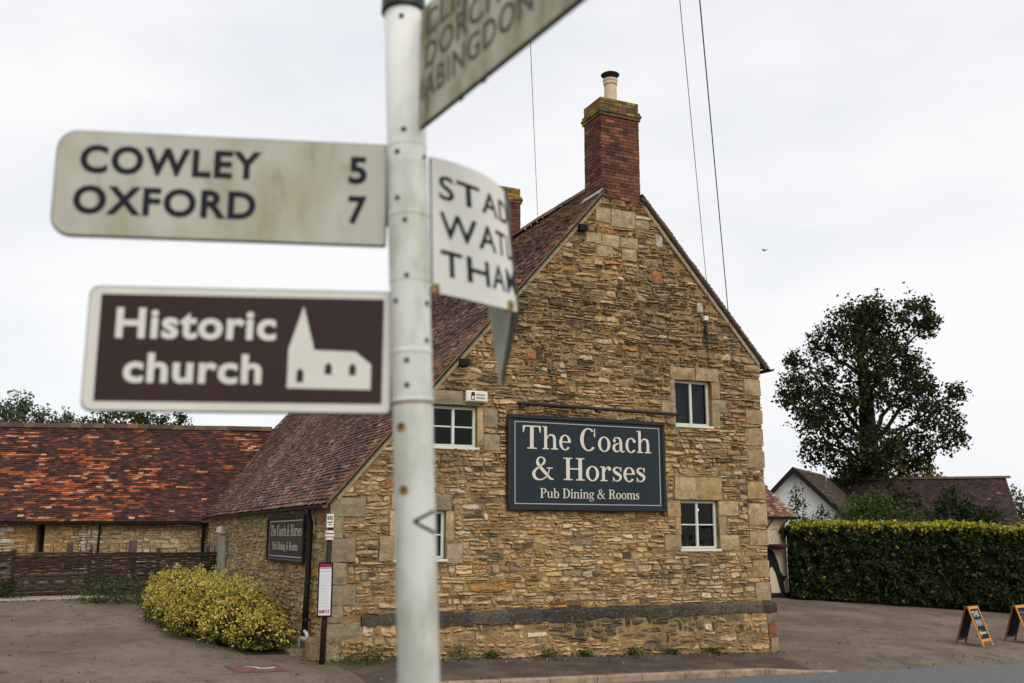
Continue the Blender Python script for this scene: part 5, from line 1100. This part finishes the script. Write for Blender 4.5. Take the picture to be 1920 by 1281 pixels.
sheet('planting_bed', lambda u, v: (lambda p: (p[0], p[1], gz(p[0], p[1]) + .016 + .05 * math.sin(math.pi * u) * math.sin(math.pi * v)))(P0 + B3 * (.8 + 12.5 * u) - E3 * (.02 + (1.2 + .5 * math.sin(u * 3)) * v)), 20, 8, M['soil'])
for k in range(16):                                                   # edging stones of the bed and strip
    u = 3.5 + k * .3 + wr.uniform(-.1, .1); p = F0 + FD * u + FN * (.95 + wr.uniform(-.08, .08)); z0 = gz(p[0], p[1]); q = wr.uniform(.04, .09); bm = bmesh.new(); bmesh.ops.create_icosphere(bm, subdivisions=1, radius=q)
    vv = [V(*x.co) * V(wr.uniform(.8, 1.5), wr.uniform(.7, 1.2), wr.uniform(.5, .8)) + p + V(0, 0, z0 + q * .35) for x in bm.verts]; ff = [tuple(x.index for x in g_.verts) for g_ in bm.faces]; bm.free()
    o_ = mk('edging_stone', vv, ff, M['ashlar'], None, [jit(wr, (0.34, 0.29, 0.22), .3)] * len(ff)); tag(o_, 'small pale rubble stone edging the gravel strip below the wattle fence', 'stone', 'edging stones below the fence')

# manhole cover
mh = thing('manhole_cover', (-4.12, 16.85, gz(-4.12, 16.85)), 'reddish square manhole cover with pale blue sprayed mark near bush', 'manhole')
MF = Fr((0, 0, 0), (1, 0))
def mp_(x, y, dz): return V(x, y, gz(x, y) + dz)
q4 = [(-4.62, 16.95), (-4.28, 16.42), (-3.58, 16.78), (-3.95, 17.28)]; ctr = np.mean(q4, 0)
def plate(k, z0, z1): return MB().hexa([mp_(*(ctr + (np.array(p) - ctr) * k), z0) for p in q4] + [mp_(*(ctr + (np.array(p) - ctr) * k), z1) for p in q4])
plate(1.12, -.02, .014).build('frame', M['pavement'], mh); plate(1.0, -.01, .022).build('cover', M['manhole'], mh)
vs2, f2 = stroke([(-.27, .02), (-.10, .05), (.0, -.05), (.12, .02), (.20, .14)], [.03, .07, .06, .08, .05]); mk('sprayed_mark', [mp_(-4.05 + a, 16.86 + b, .027) for a, b in vs2], f2, M['spray'], mh)

# ================================================================== CHALKBOARDS
def a_board(x, y, phi, label, content, S=1.0):
    z0 = gz(x, y) + .006; t_ = thing('chalkboard_stand', (x, y, z0), label, 'chalkboard', 'chalkboard stands on the forecourt'); nrm = V(math.sin(phi), -math.cos(phi), 0); a = V(math.cos(phi), math.sin(phi), 0)
    W_, H_, SP = .29 * S, .90 * S, .30 * S; zz = lambda u: z0
    def F(u, v, side, off=0.0):                                       # u across, v 0..1 up the leaf; side +1 front, -1 back
        return V(x, y, z0) + a * u + nrm * (side * SP * (1 - v) + side * (.012 + off)) + V(0, 0, H_ * v + off * .3)
    def bar(u0, u1, v0, v1, side, o0, o1, nm, m): MB().hexa([F(u0, v0, side, o1), F(u1, v0, side, o1), F(u1, v0, side, o0), F(u0, v0, side, o0), F(u0, v1, side, o1), F(u1, v1, side, o1), F(u1, v1, side, o0), F(u0, v1, side, o0)]).build(nm, m, t_)
    for side, m in ((1, M['pine']), (-1, M['pineshaded'])):
        g_ = .045 * S
        bar(-W_, -W_ + g_, 0, 1, side, 0, .025, 'leg', m); bar(W_ - g_, W_, 0, 1, side, 0, .025, 'leg', m)
        bar(-W_ + g_, W_ - g_, .93, .998, side, .001, .024, 'top_rail', m); bar(-W_ + g_, W_ - g_, .12, .18, side, .001, .024, 'bottom_rail', m)
        bar(-W_ + g_, W_ - g_, .18, .93, side, .006, .014, 'board', M['chalkboard'])
    fn = lambda u, v: F(u, v, 1, .0165)
    if content == 'inn':
        sans_text('THE', fn, -.19 * S, .18 * S, .735, .145, M['chalkgreen'], t_, .05); sans_text('INN', fn, -.18 * S, .19 * S, .50, .17, M['chalkwhite'], t_, .04)
        mk('arrow', [fn(p, q) for p, q in ((-.21, .33), (-.10, .42), (-.10, .36), (.2, .35), (.2, .30), (-.10, .30), (-.09, .24))], [(0, 6, 5, 4, 3, 2, 1)], M['chalkgreen'], t_)
    else:
        mb = MB(); w2 = random.Random(4)
        for row, vv in enumerate((.80, .70, .60, .50)):
            u = -.19
            while u < .17:
                vs2, f2 = ring(u + .03, vv, .028, .032, .012, .012, w2.uniform(0, 90), w2.uniform(200, 360), 10); mb.add([fn(p, q) for p, q in vs2], f2); u += w2.uniform(.05, .09)
        mb.build('chalk_writing', M['chalkwhite'], t_); vs2, f2 = stroke([(-.2, .34), (-.05, .38), (.08, .33), (.2, .36)], [.05, .07, .06, .05]); mk('chalk_swash', [fn(p, q) for p, q in vs2], f2, M['chalkblue'], t_)
a_board(11.05, 24.9, math.radians(44), 'orange-framed chalkboard stand with left-pointing chalk arrow on the forecourt', 'inn')
a_board(12.75, 26.0, math.radians(38), 'orange-framed chalkboard stand cut by the right picture edge', 'scribble')

# ================================================================== FAR HOUSES
fh = thing('white_house', (13.5, 48, .3), 'white gabled house with brown tiled roof behind the hedge', 'house')
WH = Fr((13.44, 48.0, 0), (math.cos(-.5), math.sin(-.5))); hw = 3.2; ez = 2.3; az = 5.45; sl_ = (az - ez) / hw; ln_ = 6.5
wb = lambda a, z, c: WH(a, z, -c)
mb = MB(); mb.add([wb(-hw, 0, 0), wb(hw, 0, 0), wb(hw, ez, 0), wb(0, az, 0), wb(-hw, ez, 0), wb(-hw, 0, ln_), wb(hw, 0, ln_), wb(hw, ez, ln_), wb(0, az, ln_), wb(-hw, ez, ln_)], [(0, 1, 2, 3, 4), (9, 8, 7, 6, 5), (1, 6, 7, 2), (5, 0, 4, 9)]); mb.build('wall', M['whiterender'], fh)
fr_ = part_empty('roof', wb(0, az, 0), fh)
for sg_ in (-1, 1):
    P2 = lambda d, c, h: wb(sg_ * d, az + .05 - d * sl_ + h, c); MB().hexa([P2(0, -.3, 0), P2(hw + .35, -.3, 0), P2(hw + .35, ln_, 0), P2(0, ln_, 0), P2(0, -.3, .10), P2(hw + .35, -.3, .10), P2(hw + .35, ln_, .10), P2(0, ln_, .10)] if sg_ > 0 else [P2(hw + .35, -.3, 0), P2(0, -.3, 0), P2(0, ln_, 0), P2(hw + .35, ln_, 0), P2(hw + .35, -.3, .10), P2(0, -.3, .10), P2(0, ln_, .10), P2(hw + .35, ln_, .10)], None).build('roof_deck', M['barge'], fr_)
    MB().hexa([P2(d, c, h) for h in (-.16, .12) for d, c in ((0, -.34), (hw + .36, -.34), (hw + .36, -.28), (0, -.28))]).build('verge_strip', M['blackmatt'], fr_)
def roof_face(o, du, dv, nrm, wd, hg, pal, parent, seed, gauge=.1, tw=.17):
    mb = MB(); rf = random.Random(seed)
    for v_, f_, c_, _ in tiles(o, du, dv, nrm, 0, wd, 0, hg, lambda u, v: True, lambda u, v, r: jit(r, pick(r, pal), .25), rf, gauge=gauge, wd=tw, sag=.02): mb.add(v_, f_, c_)
    mb.build('roof_tiles', M['tile'], parent, kind='stuff')
ra = WH.a; rb = -WH.c; dv_ = -ra + V(0, 0, sl_); dn = np.linalg.norm(dv_); dv_ /= dn; nn_ = ra * sl_ + V(0, 0, 1); nn_ /= np.linalg.norm(nn_)
roof_face(wb(hw + .3, az + .17 - (hw + .3) * sl_, -.25), rb, dv_, nn_, 6.5, (hw + .25) * dn, [(3, (0.080, 0.058, 0.042)), (2, (0.10, 0.075, 0.05)), (1, (0.06, 0.042, 0.034))], fr_, 5, .14, .25)
an_ = wb(1.0, 5.0, 2.2); MB().tube([an_, an_ + V(0, 0, 1.7)], .018, 5).build('aerial', M['lead'], fh)

dh = thing('tiled_house', (21.5, 53, .3), 'long dark brown tiled roof of a low house behind the hedge', 'house')
DA = V(math.cos(-.25), math.sin(-.25), 0); DBk = V(-DA[1], DA[0], 0); D0 = V(15.3, 55.67, 0); DW = 10.8; DH = 3.8; DE = 2.0; DR = 5.42
dq = lambda u, d, z: D0 + DA * u + DBk * d + V(0, 0, z)
MB().add([dq(0, -DH + .4, 0), dq(DW, -DH + .4, 0), dq(DW, -DH + .4, DE), dq(0, -DH + .4, DE), dq(0, DH, 0), dq(DW, DH, 0), dq(DW, DH, DE), dq(0, DH, DE), dq(0, 0, DR - .1), dq(DW, 0, DR - .1)], [(0, 1, 2, 3), (5, 4, 7, 6), (1, 5, 6, 9, 2), (4, 0, 3, 8, 7)]).build('wall', M['whiterender'], dh)
dr_ = part_empty('roof', dq(0, 0, DR), dh); dsl = (DR - DE + .35) / DH
for sgn in (-1, 1): MB().hexa([dq(u, sgn * d, DR - d * dsl + h) for h in (-.12, 0) for u, d in ((-.1, 0), (DW + .12, 0), (DW + .12, DH + .3), (-.1, DH + .3))]).build('roof_deck', M['barge'], dr_)
dvd = DBk + V(0, 0, dsl); ddn = np.linalg.norm(dvd); dvd /= ddn; dnn = -DBk * dsl + V(0, 0, 1); dnn /= np.linalg.norm(dnn)
roof_face(dq(-.1, -DH - .3, DR - (DH + .3) * dsl + .02), DA, dvd, dnn, DW + .22, (DH + .3) * ddn, [(5, (0.052, 0.034, 0.033)), (3, (0.072, 0.046, 0.042)), (1, (0.04, 0.028, 0.028)), (.08, (0.13, 0.11, 0.10))], dr_, 8, .14, .22)
u = -.1
while u < DW:
    pts = [dq(uu, ds, DR + .09 + dz) for uu in (u + .01, u + .44) for ds, dz in ((-.2, -.14), (-.08, -.02), (.08, -.02), (.2, -.14))]; mk('ridge_tile', pts, [(i, i + 1, 5 + i, 4 + i) for i in range(3)], M['tile'], dr_, [jit(r, (0.13, 0.085, 0.06), .2)] * 3); u += .45

# ================================================================== WIRES AND BIRD
def wire(p0, p1, sag, rad, label):
    p0, p1 = V(*p0), V(*p1); pts = [p0 + (p1 - p0) * t_ - V(0, 0, sag * 4 * t_ * (1 - t_)) for t_ in np.linspace(0, 1, 25)]
    tag(MB().tube(pts, rad, 6).build('overhead_wire', M['wire']), label, 'wire', 'overhead telephone wires')
w3e = R0 + B3 * 1.05 + E3 * .12 + V(0, 0, 6.05); w2e = R0 + B3 * 1.75 + E3 * .12 + V(0, 0, 6.05); w1e = R0 + B3 * 4.3 + E3 * (APEX_S + .12) + V(0, 0, APEX_Z + .02)
ext = lambda e_, p, k: e_ + (V(*p) - e_) * k
wire(ext(w3e, (2.45, 12, 9.27), 2.2), w3e, .0, .009, 'thicker blue-black overhead wire, rightmost, coming down to the pub eave')
wire(ext(w2e, (2.19, 12, 9.27), 2.2), w2e, .0, .0055, 'thin overhead wire just left of the rightmost, down to pub eave')
wire(ext(w1e, (0.27, 14, 9.93), 2.0), w1e, .0, .0055, 'thin overhead wire left of the brick chimney, reaching the roof ridge')
bd = thing('bird', (20.87, 80, 25.5), 'small dark bird gliding in the sky right of the pub', 'bird'); c = V(20.87, 80, 25.57)
MB().tube([c + V(-.16, 0, -.02), c + V(-.08, 0, 0), c + V(.05, 0, .02), c + V(.16, 0, .0)], [.01, .05, .05, .01], 8).build('body', M['bird'], bd, smooth=True)
for sgn in (-1, 1): mk('wing', [c + V(.05, 0, .03), c + V(-.05, 0, .03), c + V(sgn * .18 - .02, sgn * .1, .14), c + V(sgn * .18 + .06, sgn * .1, .15), c + V(sgn * .36, sgn * .2, .04)], [(0, 1, 2, 3), (2, 4, 3)], M['bird'], bd)

# ================================================================== FINGERPOST (near the camera, out of focus)
AXX = lambda z: V(-.195 - .0416 * (z - 2.097), 2.2, z)
zb = gz(-.14, 2.2)
fp = thing('fingerpost', AXX(zb), 'leaning white painted fingerpost with direction signs close to the camera', 'signpost')
PR = .0445
MB().tube([AXX(zb - .3), AXX(2.69), AXX(2.694), AXX(3.10), AXX(3.14), AXX(3.63)], [PR, PR, PR * 1.02, PR * 1.02, PR * 1.03, PR * 1.03], 32, cap=True).build('pole', M['postpaint'], fp, smooth=True)
for z_, h_, q in ((3.117, .007, 1.07), (2.80, .006, 1.05), (2.692, .005, 1.045), (3.283, .004, 1.045)): MB().tube([AXX(z_ - h_), AXX(z_ - h_ * .5), AXX(z_ + h_ * .5), AXX(z_ + h_)], [PR * 1.01, PR * q, PR * q, PR * 1.01], 32).build('collar', M['postpaint'], fp, smooth=True)
MB().tube([AXX(2.6835), AXX(2.6875)], PR * 1.022, 32).build('rust_ring', M['rust'], fp)
MB().tube([AXX(3.62), AXX(3.625), AXX(3.66), AXX(3.69)], [PR * 1.02, PR * 1.2, PR * 1.15, PR * .3], 24).build('cap', M['black'], fp)
for z_, dx in ((3.593, -.001), (3.312, -.002), (3.259, -.017), (3.254, .040), (3.149, -.019), (3.096, -.003), (2.968, -.002), (2.912, -.028), (2.908, .038), (2.824, .036), (2.777, -.006), (2.722, -.007), (2.635, -.022), (2.5, -.019)):
    a = AXX(z_) + V(dx, -math.sqrt(PR * PR - dx * dx), 0); d = (a - AXX(z_)); d /= np.linalg.norm(d); a = AXX(z_) + d * PR * 1.02
    MB().tube([a - d * .002, a + d * .002, a + d * .0035], [.0062, .0060, .0035], 10).build('bolt', M['rust'] if z_ < 2.7 else M['bolt'], fp)
    if z_ < 2.7: MB().tube([a - d * .002 + V(0, 0, -.004), a + d * .0006 + V(0, 0, -.004)], .0105, 12).build('rust_stain', M['lichen'], fp)
def on_post(dx, z_, k=1.0): return AXX(z_) + V(dx, -math.sqrt(max(1e-6, (PR * 1.02) ** 2 - dx * dx)) - .0006 * k, 0)
for pts2 in ([(.0435, 2.453), (.03, 2.445), (.015, 2.437), (.001, 2.4295)], [(.0, 2.431), (.015, 2.422), (.03, 2.414), (.0435, 2.406)]):
    vs2, f2 = stroke(pts2, [.006] * 4); mk('arrow_mark', [on_post(min(a, .0445), b) for a, b in vs2], f2, M['letterblack'], fp)

def rounded(w_, h_, rl_, rr_2, n=7):
    pts = []
    for cx, cy, rad, a0 in ((w_ - rr_2, rr_2, rr_2, -90), (w_ - rr_2, h_ - rr_2, rr_2, 0), (rl_, h_ - rl_, rl_, 90), (rl_, rl_, rl_, 180)):
        for i in range(n + 1): an = math.radians(a0 + 90 * i / n); pts.append((cx + rad * math.cos(an), cy + rad * math.sin(an)))
    return pts
def finger(fr, w_, h_, rl_, rr_2, face, label):
    f_ = part_empty('finger_sign', fr(w_, 0, 0), fp, label)
    MB().poly_prism(rounded(w_, h_, rl_, rr_2), fr, -.004, 0.0).build('panel', face, f_)
    k = .0035; pts = [((a - w_ / 2) * (1 + 2 * k / w_) + w_ / 2, (z - h_ / 2) * (1 + 2 * k / h_) + h_ / 2) for a, z in rounded(w_, h_, rl_, rr_2)]
    MB().poly_prism(pts, fr, -.011, -.0042).build('rim', M['edge'], f_)
    return f_
C1 = Fr((-1.012, 2.11, 3.05), (.722, .09)); W1_, H1_ = .7276, .24
f1 = finger(C1, W1_, H1_, .045, .006, M['fingerface'], 'weathered white finger with black letters COWLEY 5 OXFORD 7')
on = lambda fr, c=.0008: (lambda a, z: fr(a, z, c))
sans_text('COWLEY', on(C1), .050, .445, .143, .066, M['letterblack'], f1, .034, 1.12); sans_text('OXFORD', on(C1), .042, .437, .048, .066, M['letterblack'], f1, .034, 1.12)
sans_text('5', on(C1), .641, .683, .143, .066, M['letterblack'], f1, .034); sans_text('7', on(C1), .643, .685, .048, .066, M['letterblack'], f1, .034)
MB().box(C1, W1_ - .03, W1_ + .03, .05, H1_ - .01, -.022, -.0115).build('bracket', M['postpaint'], f1)
C2 = Fr((-.925, 2.14, 2.666), (.655, .06)); W2_, H2_ = .658, .272
f2_ = finger(C2, W2_, H2_, .022, .01, M['signwhite'], 'brown tourist finger with white letters and church symbol')
MB().poly_prism([(a + .024, z + .019) for a, z in rounded(W2_ * .936, H2_ * .872, .004, .004)], C2, .0001, .0008).build('brown_panel', M['brown'], f2_)
sans_text('Historic', on(C2, .0016), .0594, .404, .158, .068, M['signwhite'], f2_, .03, 1.08); sans_text('church', on(C2, .0016), .082, .377, .060, .066, M['signwhite'], f2_, .03, 1.08)
ic = lambda x, y: ((x - 150) / 1240 * W2_, (1 - (y - 742) / 500) * H2_)
MB().poly_prism([ic(*p) for p in ((965, 1146), (1308, 1149), (1308, 1046), (1242, 993), (1072, 989), (1022, 806), (966, 985))], C2, .0009, .0016).build('church_symbol', M['signwhite'], f2_)
for x0, x1, y0, y1 in ((1003, 1031, 1065, 1122), (1118, 1146, 1040, 1088), (1218, 1246, 1042, 1090)):
    xm = (x0 + x1) / 2; hh_ = (x1 - x0) * .55; pts = [(x0, y1), (x1, y1), (x1, y0 + hh_), (xm + (x1 - xm) * .6, y0 + hh_ * .35), (xm, y0), (xm - (x1 - xm) * .6, y0 + hh_ * .35), (x0, y0 + hh_)]
    MB().poly_prism([ic(*p) for p in pts], C2, .0017, .0022).build('symbol_opening', M['brown'], f2_)
MB().box(C2, W2_ - .03, W2_ + .03, .02, H2_ - .02, -.022, -.0115).build('bracket', M['postpaint'], f2_)
C3 = Fr((-.213, 2.16, 3.318), (.299, -.51)); W3_, H3_ = .76, .29
f3 = finger(C3, W3_, H3_, .004, .045, M['fingerdirty'], 'algae-stained finger pointing towards the camera with faded letters')
sans_text('CLIFTON', on(C3), .026, .46, .207, .060, M['letterfade'], f3, .012, 1.1); sans_text('DORCHESTER', on(C3), .026, .66, .130, .060, M['letterfade'], f3, .012, 1.1); sans_text('ABINGDON', on(C3), .024, .50, .053, .060, M['letterfade'], f3, .012, 1.1)
for a in (.19, .29): MB().box(C3, a, a + .012, -.009, -.0035, -.010, .002).build('rivet', M['edge'], f3)
# bent finger on the right
TOPC = [V(-.188, 2.2, 3.262), V(-.138, 2.23, 3.26), V(-.077, 2.30, 3.26), V(-.04, 2.36, 3.257), V(-.02, 2.41, 3.254)]
BOTC = [V(-.178, 2.2, 2.94), V(-.121, 2.26, 2.941), V(-.051, 2.32, 2.937), V(-.013, 2.36, 2.937), V(.013, 2.39, 2.937)]
def curve(pts, t_):
    t_ = t_ * 4; i = min(max(int(t_), 0), 3); t_ -= i; p0, p1, p2, p3 = pts[max(i - 1, 0)], pts[i], pts[i + 1], pts[min(i + 2, 4)]
    return .5 * (2 * p1 + (p2 - p0) * t_ + (2 * p0 - 5 * p1 + 4 * p2 - p3) * t_ ** 2 + (3 * p1 - p0 - 3 * p2 + p3) * t_ ** 3)
def bent(u, v, off=0.0):
    p = curve(BOTC, u) * (1 - v) + curve(TOPC, u) * v; q = curve(BOTC, min(u + .02, 1)) - curve(BOTC, max(u - .02, 0)); n_ = np.cross(q, V(0, 0, 1)); return p + n_ / np.linalg.norm(n_) * off
f4 = part_empty('finger_sign', BOTC[0], fp, 'bent white finger with black letters, its end folded back')
nu, nv = 24, 4
for nm, o_, m_ in (('panel', 0.0, M['fingerwhite']), ('back_panel', -.007, M['edge'])):
    vs_ = [bent(i / nu, j / nv, o_) for j in range(nv + 1) for i in range(nu + 1)]; ff = [(j * (nu + 1) + i, j * (nu + 1) + i + 1, (j + 1) * (nu + 1) + i + 1, (j + 1) * (nu + 1) + i) for j in range(nv) for i in range(nu)]
    mk(nm, vs_, ff, m_, f4, smooth=True)
for v in (0, 1):
    vs_ = [bent(i / nu, v, o_) for i in range(nu + 1) for o_ in (.0004, -.0072)]; mk('rim', vs_, [(2 * i, 2 * i + 1, 2 * i + 3, 2 * i + 2) for i in range(nu)], M['edge'], f4)
bf = lambda a, z: bent(a, z, .001)
sans_text('STAD', bf, .10, .985, .70, .175, M['letterblack'], f4, .012, 1.1, subdiv=2); sans_text('WATL', bf, .10, 1.0, .415, .19, M['letterblack'], f4, .012, 1.1, subdiv=2); sans_text('THAM', bf, .10, 1.0, .135, .19, M['letterblack'], f4, .012, 1.1, subdiv=2)
E1, E2, TI, LB, LT = TOPC[4], BOTC[4], V(-.027, 2.5, 2.773), V(-.060, 2.52, 2.997), V(-.083, 2.52, 3.225); MD = V(.004, 2.455, 2.95); MT = V(-.012, 2.46, 3.24)
def slab(pts, nm, m_, th=.006):
    pts = [V(*p) for p in pts]; n_ = np.cross(pts[1] - pts[0], pts[2] - pts[0]); n_ /= np.linalg.norm(n_); k = len(pts)
    MB().add(pts + [p - n_ * th for p in pts], [tuple(range(k)), tuple(range(2 * k - 1, k - 1, -1))] + [(i, k + i, k + (i + 1) % k, (i + 1) % k) for i in range(k)]).build(nm, m_, f4)
slab([E2, TI, MD, MT, E1][::-1], 'fold', M['edge']); slab([MD, TI, LB, LT, MT], 'folded_end', M['fingerface'])
for (u, v, q) in ((.03, .03, .012), (.80, .03, .016)):
    bm = bmesh.new(); bmesh.ops.create_icosphere(bm, subdivisions=2, radius=q); c = bent(u, v, .001); lr = random.Random(int(u * 99))
    vv = [c + V(*x.co) * V(1, .25, 1) * lr.uniform(.6, 1.2) for x in bm.verts]; ff = [tuple(x.index for x in g_.verts) for g_ in bm.faces]; bm.free(); mk('lichen_patch', vv, ff, M['lichen'], f4)
MB().tube([AXX(2.96), AXX(3.05), AXX(3.24)], PR * 1.045, 32, cap=False).build('sleeve', M['postpaint'], f4, smooth=True)

# fallen leaves and grit on the forecourt and pavement
n = 1500; tt = rng.uniform(-9, 26, n); qq = -rng.random(n) ** 1.5 * 17 + .1; P__ = K0 + KD * tt[:, None] + KQ * qq[:, None]
near = rng.random(n) < .35; ss_ = rng.uniform(-9.5, .3, n); P__[near] = (R0 + E3 * ss_[:, None] - B3 * (0.14 + rng.random(n)[:, None] ** 2 * 0.5))[near]
ins = [((p - R0) @ B3 > -.1 and -9.6 < (p - R0) @ E3 < 0) for p in P__]; P__ = P__[~np.array(ins)]
P__[:, 2] = [max(gz(p[0], p[1]), plane_z(p[0], p[1]) if -1.3 < (p - K0) @ KD < 7.7 and -2.75 < (p - K0) @ KQ < 0 else -9) + .022 for p in P__]
ll = leaves('leaf_litter', P__, .055, lcol(len(P__), [(0.16, 0.11, 0.05), (0.24, 0.19, 0.12), (0.07, 0.055, 0.035), (0.30, 0.26, 0.20)], (3, 2, 3, 1)), None, out=np.tile(V(0, 0, 1.), (len(P__), 1)), bias=.85, kind='stuff')
ll['label'] = 'scattered fallen leaves and grit on forecourt and pavement'
ll['category'] = 'leaves'
